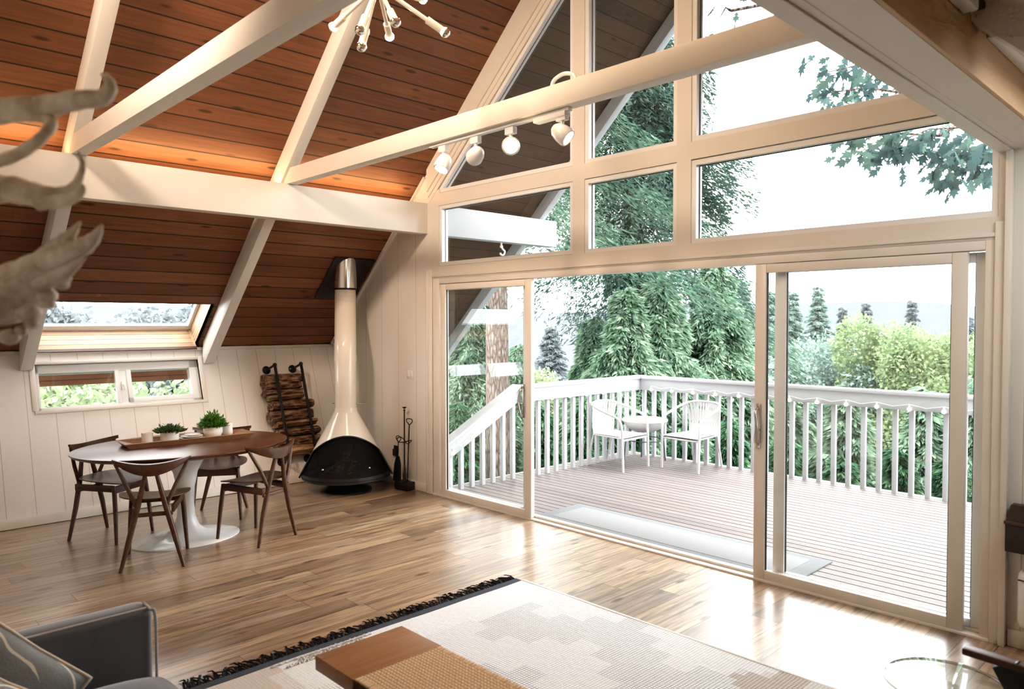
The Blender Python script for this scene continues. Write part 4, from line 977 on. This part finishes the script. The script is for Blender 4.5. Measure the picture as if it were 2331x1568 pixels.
# string lights
M['fairy'] = emit('string_bulb_glow', (1,.93,.80), 2.2, False)
def string(label, pts, pitch, off):
    r = thing('string_lights', label, 'string lights', tuple(pts[0])); a, b = V(pts[0]), V(pts[1]); L = (b-a).length; n = int(L/pitch)
    cord = []
    for i in range(n+1):
        p = a.lerp(b, (off+i*pitch)/L); cord += [p, p.lerp(a.lerp(b, min(1, (off+(i+.5)*pitch)/L)), 1.0) - V((0,0,.03))]
    MB().tube(cord, .004, 6).build('cord', M['vinyl'], r, world=True)
    for i in range(n+1):
        p = a.lerp(b, min(1, (off+i*pitch)/L))
        k = MB().tube([p, p-V((0,0,.028))], .009, 8).build('socket', M['vinyl'], r, world=True)
        MB().sphere(p-V((0,0,.048)), .022, 12).build('bulb', M['fairy'], k, world=True, smooth=80)
string('round white bulbs strung under the front deck rail', [(.02,FYR-.07,.862), (5.9,FYR-.07,.862)], .308, .0)
string('round white bulbs strung under the side deck rail', [(LXR+.075,1.45,.862), (LXR+.075,3.35,.862)], .308, .0)
string('round white bulbs strung along the sloping stair rail', [(-.225,.30,.36), (-.225,1.28,.87)], .308, .06)
# patio chairs: local +x is forward
PW = paint('white_patio_metal', (.60,.60,.60), .4, .03)
def patio_chair():
    r = thing('patio_chair', 'x', 'chair', group='white patio chairs on the deck')
    loop = catmull([(.27,.26,0),(.262,.262,.30),(.25,.265,.52),(.20,.27,.615),(.08,.275,.66),(-.12,.265,.72),(-.235,.19,.762),(-.27,0,.775),(-.235,-.19,.762),(-.12,-.265,.72),(.08,-.275,.66),(.20,-.27,.615),(.25,-.265,.52),(.262,-.262,.30),(.27,-.26,0)], 5)
    MB().tube(loop, .0155, 10).build('arm_frame', PW, r, smooth=60)
    for s in (-1, 1): MB().tube([(-.30,s*.20,0),(-.235,s*.19,.30),(-.215,s*.185,.385),(-.15,s*.185,.40)], .012, 10).build('leg', PW, r, smooth=60)
    MB().tube(catmull([(.25,.25,.36),(.252,0,.36),(.25,-.25,.36)],4), .010, 8).tube([(.25,.25,.385),(-.2,.19,.385)], .010, 8).tube([(.25,-.25,.385),(-.2,-.19,.385)], .010, 8).tube([(-.2,.19,.385),(-.2,-.19,.385)], .010, 8).build('seat_frame', PW, r, smooth=60)
    mb = MB(); vs = []; fs = []; n, m = 14, 12
    for i in range(n+1):
        for j in range(m+1):
            u = i/n; v = -1+2*j/m; x = .255 - .46*u; y = v*(.245-.05*u); vs.append((x, y, .402 - .016*(1-v*v)*math.sin(u*PI) - .012*max(0, .12-u)/.12))
    for i in range(n):
        for j in range(m): a = i*(m+1)+j; fs.append((a, a+m+1, a+m+2, a+1))
    b = len(vs); vs2 = [(x, y, z-.018) for x, y, z in vs]; mb.add(vs+vs2, fs + [tuple(b+k for k in f[::-1]) for f in fs]).build('seat', PW, r, smooth=60)
    # woven back: vertical straps with small gaps
    for j in range(13):
        v = -1+2*j/12; y0 = v*.19; y1 = v*.232; xb = -.27 + .075*v*v
        pts = catmull([(-.205,y0,.40),(-.235+.02*v*v,y0*1.05,.50),(-.255+.05*v*v,(y0+y1)/2,.64),(xb+.004,y1,.765-.03*v*v)], 4)
        k = MB()
        for q in range(len(pts)-1):
            zc = (pts[q].z+pts[q+1].z)/2; w = .024 if (.50 < zc < .545 or .66 < zc < .70) else .034
            k.bar(pts[q], pts[q+1], .008, w, (0,1,0))
        k.build('back_strap', PW, r)
    return r
pc = patio_chair()
for i, (x, y, a, lb) in enumerate([(.10, 2.655, 2, 'white woven patio chair against the side railing, facing right'), (.79, 3.235, -93, 'white woven patio chair with its back to the front railing')]):
    if i == 0: pc.location = (x, y, DZ); pc.rotation_euler = (0,0,math.radians(a)); pc['label'] = lb
    else: dup(pc, (x, y, DZ), math.radians(a), lb)
bt = thing('bistro_table', 'small round white bistro table in the deck corner', 'table', (.11, 3.20, DZ))
MB().lathe([(0,.500),(.275,.500),(.285,.505),(.285,.525),(.275,.530),(0,.530)], n=48).build('top', PW, bt, smooth=40)
MB().lathe([(.275,.50),(.25,.46),(.20,.41),(.13,.375),(.0,.365)], n=32).build('woven_skirt', PW, bt, smooth=60)
for k in range(4):
    a = PI/4+k*PI/2; c, s = math.cos(a), math.sin(a)
    MB().tube([(.26*c,.26*s,0),(.235*c,.235*s,.30),(.16*c,.16*s,.40),(.26*c,.26*s,.505)], .009, 8).build('leg', paint('teal_grey_metal', (.09,.13,.14), .5, .1, 20), bt, smooth=60)
MB().tube([(.24*math.cos(k*PI/16), .24*math.sin(k*PI/16), .27) for k in range(32)], .007, 6, closed=True).build('ring', bpy.data.materials['teal_grey_metal'], bt, smooth=60)
dm = thing('door_mat', 'long pale grey outdoor mat on the deck at the open door', 'mat', (2.2,.6,DZ))
MB().box(1.02,3.42,.27,.89,DZ+.0005,DZ+.011).build('mat_border', paint('pale_grey_mat', (.21,.22,.23), .9, .1, 50), dm, world=True, bevel=.004)
MB().box(1.14,3.30,.37,.80,DZ+.0105,DZ+.0135).build('mat_field', paint('light_mat_centre', (.27,.28,.285), .9, .1, 50), dm, world=True, bevel=.002)
tag(MB().tube(catmull([(-.235,1.05,2.545),(-.235,1.05,2.50),(-.235,1.075,2.47),(-.235,1.10,2.45),(-.235,1.085,2.415),(-.235,1.05,2.41),(-.235,1.03,2.43)],5), .010, 8).sphere((-.235,1.05,2.50), .018, 10).build('hook', M['vinyl'], smooth=60), 'white metal hook hanging under the beam end outside', 'hook')
# ---- land
g = G('hillside_ground'); n1 = g.noise(g.obj, .6, 6); n2 = g.noise(g.obj, 9, 4)
M['ground'] = g.pbr(g.mix(g.math('MULTIPLY', n1, n2), (.006,.012,.010), (.035,.06,.03)), .95, g.bump(n2, .6, .1))
mb = MB(); vs = []; fs = []; nx, ny = 50, 50
for i in range(nx+1):
    for j in range(ny+1):
        x = -60+130*i/nx; y = -25+110*j/ny; d = max(0, y-2) + max(0, -x-2)*.6
        vs.append((x, y, -2.6 - .10*d + .3*math.sin(x*.4)*math.cos(y*.33)))
for i in range(nx):
    for j in range(ny): a = i*(ny+1)+j; fs.append((a, a+ny+1, a+ny+2, a+1))
struct('hillside', mb.add(vs, fs), M['ground'], smooth=80)
def gz_(x, y): return -2.6 - .10*(max(0, y-2)+max(0, -x-2)*.6)
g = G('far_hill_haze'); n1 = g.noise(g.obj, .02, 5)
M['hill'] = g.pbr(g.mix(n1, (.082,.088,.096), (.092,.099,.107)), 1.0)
mb = MB(); vs = []; N = 80
for i in range(N+1):
    a = math.radians(-60 + 170*i/N); R = 420.0; x = CAM.x - R*math.sin(a); y = CAM.y + R*math.cos(a)
    h = 10.6 + 2.2*math.sin(i*.35) + 1.2*math.sin(i*.9)
    vs += [(x, y, -70), (x, y, h)]
struct('far_hills', mb.add(vs, [(2*i, 2*i+2, 2*i+3, 2*i+1) for i in range(N)]), M['hill'])
# ---- trees: numpy foliage
def quads_mesh(name, Q, mat, parent):
    """Q: (n,4,3) world-relative quads"""
    n = len(Q); me = bpy.data.meshes.new(name); me.vertices.add(n*4); me.loops.add(n*4); me.polygons.add(n)
    me.vertices.foreach_set('co', Q.reshape(-1).astype(np.float32)); me.loops.foreach_set('vertex_index', np.arange(n*4, dtype=np.int32))
    me.polygons.foreach_set('loop_start', np.arange(0, n*4, 4, dtype=np.int32)); me.update(calc_edges=True); me.materials.append(mat)
    o = bpy.data.objects.new(name, me); COL.objects.link(o); o.parent = parent; XF[o.name] = XF[parent.name]; return o
def nrm(a): return a/np.maximum(np.linalg.norm(a, axis=-1, keepdims=True), 1e-9)
def conifer_quads(rng, H, R, zb, nb, ns, L, W, droop=.35, lift=.1, taper=1.0, azr=None, hang=.3):
    t = (np.arange(nb)+rng.random(nb))/nb; az = np.arange(nb)*2.39996 + rng.random(nb)*.6
    if azr is not None: az = azr[0] + (azr[1]-azr[0])*rng.random(nb)
    zb_ = zb + (H-zb)*t; ln = R*(1-t**taper*.94)*(.5+.75*rng.random(nb))
    s = rng.random((nb, ns))**.7
    d = np.stack([np.cos(az), np.sin(az)], -1)
    r = s*ln[:,None]; z = zb_[:,None] + lift*r - droop*r*s*1.2
    side = rng.normal(0, 1, (nb, ns))*ln[:,None]*.20*(1.05-s*.6)
    pos = np.stack([d[:,0:1]*r - d[:,1:2]*side, d[:,1:2]*r + d[:,0:1]*side, z - np.abs(side)*.25 - rng.random((nb,ns))*hang], -1).reshape(-1, 3)
    out = np.repeat(np.concatenate([d, np.full((nb,1), 0.0)], -1)[:,None,:], ns, 1).reshape(-1, 3)
    sd = np.stack([-out[:,1], out[:,0], np.zeros(len(out))], -1)
    sg = np.sign(rng.normal(0,1,(len(out),1)))
    dr = nrm(out*(.5+.5*rng.random((len(out),1))) + sd*sg*rng.random((len(out),1))*1.1 + np.array([0,0,-1.])*(.15+.9*rng.random((len(out),1))*droop*2))
    return leaf(rng, pos, dr, L, W)
def leaf(rng, pos, dr, L, W):
    n = len(pos); u = nrm(np.cross(dr, rng.normal(0,1,(n,3)))); l = L*(.55+.9*rng.random((n,1))); w = W*(.6+.8*rng.random((n,1)))
    return np.stack([pos, pos+dr*l*.45+u*w, pos+dr*l, pos+dr*l*.45-u*w], 1)
def cloud_quads(rng, blobs, n, L, W, shell=.5):
    v = np.array([b[3]*b[4]*b[5] for b in blobs])**.66; k = rng.choice(len(blobs), n, p=v/v.sum()); B = np.array(blobs)[k]
    q = nrm(rng.normal(0,1,(n,3))); rad = (shell+(1-shell)*rng.random((n,1)))
    pos = B[:,:3] + q*B[:,3:6]*rad
    dr = nrm(q*.6 + rng.normal(0,.7,(n,3)) + np.array([0,0,-.35])); return leaf(rng, pos, dr, L, W)
LM_ = {
 'fir': leafmat('fir_needles', [(.03,.062,.05),(.085,.145,.105),(.20,.27,.18)], .3),
 'fird': leafmat('dark_fir_needles', [(.025,.05,.05),(.07,.115,.095),(.17,.225,.165)], .3),
 'cedar': leafmat('light_cedar_sprays', [(.055,.115,.085),(.22,.33,.23),(.48,.56,.42)], .35),
 'frond': leafmat('fresh_cedar_fronds', [(.015,.055,.04),(.075,.18,.10),(.25,.38,.21)], .35),
 'far': leafmat('haze_tinted_needles', [(.15,.22,.205),(.22,.30,.265),(.30,.375,.325)], .2),  # distance haze put into the base colour as a paler green
 'farther': leafmat('mist_tinted_needles', [(.15,.18,.19),(.19,.22,.23),(.24,.265,.27)], .2),  # greyer: mist of greater distance painted into the leaf colour
 'decid': leafmat('yellow_green_leaves', [(.13,.19,.12),(.25,.32,.18),(.37,.42,.24)], .35),
 'bush': leafmat('pale_green_leaves', [(.10,.15,.09),(.27,.33,.20),(.44,.48,.34)], .4),
 'maple': leafmat('maple_leaves', [(.06,.10,.105),(.10,.16,.155),(.16,.25,.19)], .45),
}
g = G('fir_bark'); n1 = g.voro(g.map(g.obj, (9,9,2.2)), 2.2, 'DISTANCE_TO_EDGE'); n2 = g.noise(g.map(g.obj, (6,6,1.5)), 4, 5)
M['bark'] = g.pbr(g.ramp(g.math('ADD', g.math('MULTIPLY', n1, 1.1), g.math('MULTIPLY', n2, .35)), [(.12, (.07,.045,.035)), (.3, (.20,.15,.125)), (.6, (.32,.27,.235))]), .95, g.bump(n1, 1.0, .05))
def dirpt(px, d): v = ray(px, 735); v.z = 0; v.normalize(); return CAM.x+v.x*d, CAM.y+v.y*d
def trunk(r, h0, h1, r0, r1, seed=0, mat=None):
    rnd = random.Random(seed)
    pts = [(rnd.uniform(-.03,.03)*i, rnd.uniform(-.03,.03)*i, h0+(h1-h0)*i/6) for i in range(7)]
    return MB().tube(pts, [r0+(r1-r0)*i/6 for i in range(7)], 20).build('trunk', mat or M['bark'], r, smooth=70)
def tree(name, label, cat, px, d, group=None):
    x, y = dirpt(px, d); return thing(name, label, cat, (x, y, 0), 0, group), gz_(x, y)
# near fir with visible trunk
t, z = tree('fir_tree', 'tall fir with bare brown trunk behind the sloping stair rail', 'tree', 1134, 13.5)
trunk(t, z-.3, 13, .25, .10, 3)
rng = np.random.default_rng(3)
quads_mesh('foliage', np.concatenate([conifer_quads(rng, 13.5, 4.6, 3.4, 62, 1500, .15, .013, .42, .10, 1.2, hang=.5)]), LM_['fir'], t)
# drooping dark fir in front of the opening
t, z = tree('fir_tree', 'dark fir with drooping branches hanging over the open doorway', 'tree', 1440, 17.5)
trunk(t, z-.3, 14, .26, .1, 5)
rng = np.random.default_rng(8)
quads_mesh('foliage', np.concatenate([conifer_quads(rng, 11.5, 2.9, 3.6, 56, 1700, .16, .014, .55, .05, 1.3, hang=.85), conifer_quads(rng, 7.6, 4.0, 5.0, 14, 900, .16, .014, .30, .08, 1.0, azr=(.3,1.2), hang=.6), conifer_quads(rng, 4.6, 2.6, 3.2, 9, 1500, .16, .014, .75, .0, .3, hang=1.1)]), LM_['fird'], t)
# light cedars behind the deck
for px, d, top, R, seed, lb in ((1625,16.5,2.9,3.3,21,'pale green cedar with pointed top behind the patio chairs'), (1500,14.6,2.45,3.0,22,'broad pale cedar behind the deck corner'), (1350,16,1.7,2.3,23,'lower yellowish cedar left of the deck corner'), (1425,13.8,2.2,2.4,26,'leafy pale cedar right behind the deck corner post'), (1075,17,2.4,2.6,24,'green cedar behind the stair rail and brown trunk'), (1180,24,.9,2.2,25,'low cedar between trunk and doorway gap')):
    t, z = tree('cedar_tree', lb, 'tree', px, d, 'pale cedars behind the deck'); rng = np.random.default_rng(seed)
    trunk(t, z-.2, top-.4, .2, .03, seed)
    quads_mesh('foliage', conifer_quads(rng, top+.15, R*1.1, z, 150, 640, .17, .022, .50, .16, .85, hang=.45), LM_['cedar'], t)
# fronds just beyond the railing
for k, (px, d, top, R, lb) in enumerate(((1235,11.5,.35,1.3,'leafy cedar shrub behind the side railing near the stair'), (1330,12,.45,1.4,'leafy cedar shrub behind the first patio chair'), (1450,11.5,.2,1.3,'leafy cedar shrub behind the deck corner'), (1560,11,.25,1.3,'leafy cedar shrub behind the second patio chair'), (1665,10.5,.35,1.2,'leafy cedar shrub behind the railing left of the door stile'), (1790,10,.25,1.2,'leafy cedar shrub behind the railing just right of the door stile'), (1920,9.6,.10,1.15,'leafy cedar shrub behind the railing, middle of the right door'), (2050,9.2,.3,1.15,'leafy cedar shrub behind the railing toward the right door frame'), (2170,9,.25,1.1,'leafy cedar shrub behind the railing at the right door frame'), (1040,13,.3,1.4,'leafy cedar shrub at the far left behind the stair rail'), (2290,9,.3,1.2,'leafy cedar shrub hidden beyond the right door frame'))):
    t, z = tree('cedar_shrub', lb, 'shrub', px, d, 'cedar shrubs beyond the deck railing'); rng = np.random.default_rng(40+k)
    trunk(t, z-.2, top-.5, .07, .02, k)
    quads_mesh('foliage', conifer_quads(rng, top, R, z+.3, 70, 340, .13, .02, .45, .25, .6, hang=.12), LM_['frond'], t)
# middle distance and far trees on the right
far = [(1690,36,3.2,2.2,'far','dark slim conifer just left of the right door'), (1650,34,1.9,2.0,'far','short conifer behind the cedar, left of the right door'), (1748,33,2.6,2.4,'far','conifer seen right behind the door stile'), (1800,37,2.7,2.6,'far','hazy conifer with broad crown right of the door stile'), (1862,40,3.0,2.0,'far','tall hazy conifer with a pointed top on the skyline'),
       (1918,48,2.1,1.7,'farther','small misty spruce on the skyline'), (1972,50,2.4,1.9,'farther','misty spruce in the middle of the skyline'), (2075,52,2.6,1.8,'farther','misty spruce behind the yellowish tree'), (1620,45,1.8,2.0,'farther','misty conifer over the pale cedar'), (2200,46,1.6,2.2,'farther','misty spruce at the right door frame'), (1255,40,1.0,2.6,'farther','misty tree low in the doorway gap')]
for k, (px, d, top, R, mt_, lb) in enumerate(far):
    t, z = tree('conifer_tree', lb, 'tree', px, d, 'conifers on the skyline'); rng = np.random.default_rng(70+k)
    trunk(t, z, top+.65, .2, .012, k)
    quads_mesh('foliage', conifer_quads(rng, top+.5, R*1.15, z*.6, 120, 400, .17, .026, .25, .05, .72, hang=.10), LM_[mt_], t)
def broad(name, label, cat, px, d, top, w, mat, n, L, W, seed, group, low=None, depth=None):
    t, z = tree(name, label, cat, px, d, group); rng = np.random.default_rng(seed); low = z if low is None else low
    if low > z: trunk(t, z, (top+low)/2, .16, .05, seed)
    bl = []
    for i in range(16):
        f = rng.random(); bl.append((rng.normal(0,.33)*w, rng.normal(0,.3)*w, low+(top-low)*(.25+.62*f)-.1, w*(.50-.22*f), w*(.50-.22*f), (top-low)*(.17+.05*rng.random())))
    quads_mesh('foliage', cloud_quads(rng, bl, n, L, W), mat, t); return t
broad('broadleaf_tree', 'yellowish green broadleaf tree filling the right door view', 'tree', 2095, 27, 1.95, 3.0, LM_['decid'], 52000, .13, .045, 1, 'broadleaf trees beyond the deck')
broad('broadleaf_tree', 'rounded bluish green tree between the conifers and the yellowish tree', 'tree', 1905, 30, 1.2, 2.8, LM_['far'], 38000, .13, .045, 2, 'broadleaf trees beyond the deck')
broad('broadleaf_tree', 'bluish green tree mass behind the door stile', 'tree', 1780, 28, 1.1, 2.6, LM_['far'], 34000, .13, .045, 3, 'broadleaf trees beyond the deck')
broad('broadleaf_tree', 'yellowish tree showing in the narrow gap at the right frame', 'tree', 2260, 25, 2.0, 2.6, LM_['decid'], 30000, .13, .045, 4, 'broadleaf trees beyond the deck')
broad('broadleaf_tree', 'pale tree low in the gap beside the brown trunk', 'tree', 1235, 30, .35, 2.4, LM_['bush'], 22000, .13, .045, 5, 'broadleaf trees beyond the deck')
for k, (px, d, top, w, lb) in enumerate(((1930,16,.15,1.7,'pale spruce boughs just above the deck rail'), (2110,15,.25,1.6,'grey green boughs above the rail near the right frame'), (1800,17,.1,1.6,'grey green boughs above the rail by the door stile'), (2220,15,.4,1.4,'grey green boughs above the rail in the narrow gap'))):
    t, z = tree('spruce_bough_tree', lb, 'tree', px, d, 'young spruces above the rail'); rng = np.random.default_rng(90+k); trunk(t, z, top-.3, .1, .02, k)
    quads_mesh('foliage', conifer_quads(rng, top+.35, w, z, 60, 230, .24, .04, .3, .2, .8, hang=.2), LM_['cedar'], t)
# left side, seen through the low window and the skylight
for k, (px, d, top, w, mt_, lb) in enumerate(((60,15,1.15,1.9,'bush','pale green bush at the left end of the low window'), (190,14,1.05,1.9,'bush','pale green bush in the left pane of the low window'), (330,15,1.1,1.9,'bush','pale green bush behind the middle of the low window'), (440,16,1.1,1.9,'bush','pale green bush in the right pane of the low window'), (560,18,1.0,2.2,'bush','pale bush beyond the fireplace wall'))):
    broad('bush', lb, 'bush', px, d, top, w, LM_[mt_], 9000, .13, .05, 110+k, 'bushes outside the low window')
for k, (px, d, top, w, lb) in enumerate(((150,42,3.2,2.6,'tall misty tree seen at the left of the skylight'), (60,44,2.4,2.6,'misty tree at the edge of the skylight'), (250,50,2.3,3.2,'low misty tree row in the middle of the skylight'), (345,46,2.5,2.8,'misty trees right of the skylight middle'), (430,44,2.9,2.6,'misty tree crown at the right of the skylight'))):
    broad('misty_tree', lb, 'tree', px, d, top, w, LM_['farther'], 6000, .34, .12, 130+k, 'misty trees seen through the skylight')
# maple with hanging leaves at the upper right
mp = thing('maple_tree', 'maple whose lobed leaves hang into the upper right panes', 'tree', (5.9, 6.4, 0)); rnd = random.Random(4)
trunk(mp, gz_(5.9,6.4), 5.2, .16, .09, 9)
lob = [(0,0),(.10,-.10),(.34,-.20),(.30,-.06),(.55,-.36),(.56,-.20),(.78,-.30),(.70,-.12),(1.0,0.0),(.70,.12),(.78,.30),(.56,.20),(.55,.36),(.30,.06),(.34,.20),(.10,.10)]
lb_ = MB(); bb = MB()
def spray(p_, q_, n, s):
    p_, q_ = V(p_), V(q_)
    for i in range(n):
        c = p_.lerp(q_, rnd.random()) + V((rnd.gauss(0,.13), rnd.gauss(0,.2), rnd.gauss(0,.09)-.05)); L = s*rnd.uniform(.6,1.15)
        d = V((rnd.gauss(-.35,.6), rnd.gauss(0,.6), -rnd.uniform(.3,1.1))).normalized(); u = d.cross(V((rnd.gauss(0,1), rnd.gauss(0,1), rnd.gauss(0,.3)))).normalized()
        lb_.add([c + d*(a*L) + u*(b*L) for a, b in lob], [tuple(range(16))])
    bb.tube([p_, p_.lerp(q_, .5)+V((0,0,.06)), q_], [.014,.009,.004], 6)
    bb.tube([V((5.9,6.4,4.6)), V((5.9,6.4,4.6)).lerp(p_,.6)+V((0,0,.5)), p_], [.05,.03,.014], 8)
MD = 9.6
for a, b, n, s in (((2080,150),(1885,165),60,.17), ((2075,215),(1870,215),60,.17), ((2120,120),(1950,110),50,.17), ((2140,310),(1915,325),75,.18), ((2200,290),(2030,330),60,.18), ((2290,320),(2130,385),90,.17), ((2290,370),(2160,340),70,.17), ((1665,25),(1640,40),8,.15)):
    spray(at(a[0], a[1], MD*.72), at(b[0], b[1], MD*.72), n, s)
lb_.build('leaves', LM_['maple'], mp, world=True); bb.build('branch', M['bark'], mp, world=True)
# ================================================================== LIGHT AND CAMERA
w = bpy.data.worlds.new('overcast_sky'); bpy.context.scene.world = w; w.use_nodes = True
nt = w.node_tree; nt.nodes.clear()
tc = nt.nodes.new('ShaderNodeTexCoord'); sx = nt.nodes.new('ShaderNodeSeparateXYZ'); nt.links.new(tc.outputs['Generated'], sx.inputs[0])
rp = nt.nodes.new('ShaderNodeValToRGB'); nt.links.new(sx.outputs[2], rp.inputs[0])
rp.color_ramp.elements[0].position = 0.0; rp.color_ramp.elements[0].color = (.93,.96,1,1)
rp.color_ramp.elements[1].position = .7; rp.color_ramp.elements[1].color = (1,1,1,1)
bg = nt.nodes.new('ShaderNodeBackground'); bg.inputs['Strength'].default_value = SKY_STRENGTH
nt.links.new(rp.outputs[0], bg.inputs[0]); wo = nt.nodes.new('ShaderNodeOutputWorld'); nt.links.new(bg.outputs[0], wo.inputs[0])
def area(name, loc, rot, sx_, sy_, power, col):
    l = bpy.data.lights.new(name, 'AREA'); l.shape = 'RECTANGLE'; l.size = sx_; l.size_y = sy_; l.energy = power; l.color = col
    o = bpy.data.objects.new(name, l); COL.objects.link(o); o.location = loc; o.rotation_euler = rot; return o
def aim(o, tgt): o.rotation_euler = (V(tgt)-o.location).to_track_quat('-Z','Y').to_euler()
def spot(name, loc, tgt, power, col, ang=75, blend=.8, r=.04):
    l = bpy.data.lights.new(name, 'SPOT'); l.energy = power; l.color = col; l.spot_size = math.radians(ang); l.spot_blend = blend; l.shadow_soft_size = r
    o = bpy.data.objects.new(name, l); COL.objects.link(o); o.location = loc; aim(o, tgt); return o
for k in LAMPS: globals()[k[0]](*k[1:])
cam = bpy.data.cameras.new('camera'); co = bpy.data.objects.new('camera', cam); COL.objects.link(co)
R_ = Matrix((cr_, cu, -cf)).transposed() @ Matrix.Rotation(ROL, 3, 'Z')
co.matrix_world = Matrix.Translation(CAM) @ R_.to_4x4()
cam.sensor_width = 36; cam.sensor_fit = 'HORIZONTAL'; cam.lens = FPX/2331*36; cam.clip_start = .05; cam.clip_end = 2000
cam.dof.use_dof = True; cam.dof.focus_distance = 6.8; cam.dof.aperture_fstop = 3.5
sc = bpy.context.scene; sc.camera = co
sc.view_settings.view_transform = 'Standard'; sc.view_settings.look = LOOK; sc.view_settings.exposure = EXPOSURE
c = sc.cycles
c.max_bounces = 7; c.diffuse_bounces = 3; c.glossy_bounces = 3; c.transmission_bounces = 4; c.transparent_max_bounces = 12
c.caustics_reflective = False; c.caustics_refractive = False; c.sample_clamp_indirect = 6; c.use_denoising = True; c.use_light_tree = True
c.use_adaptive_sampling = True; c.adaptive_threshold = .08; c.adaptive_min_samples = 12; c.time_limit = 780
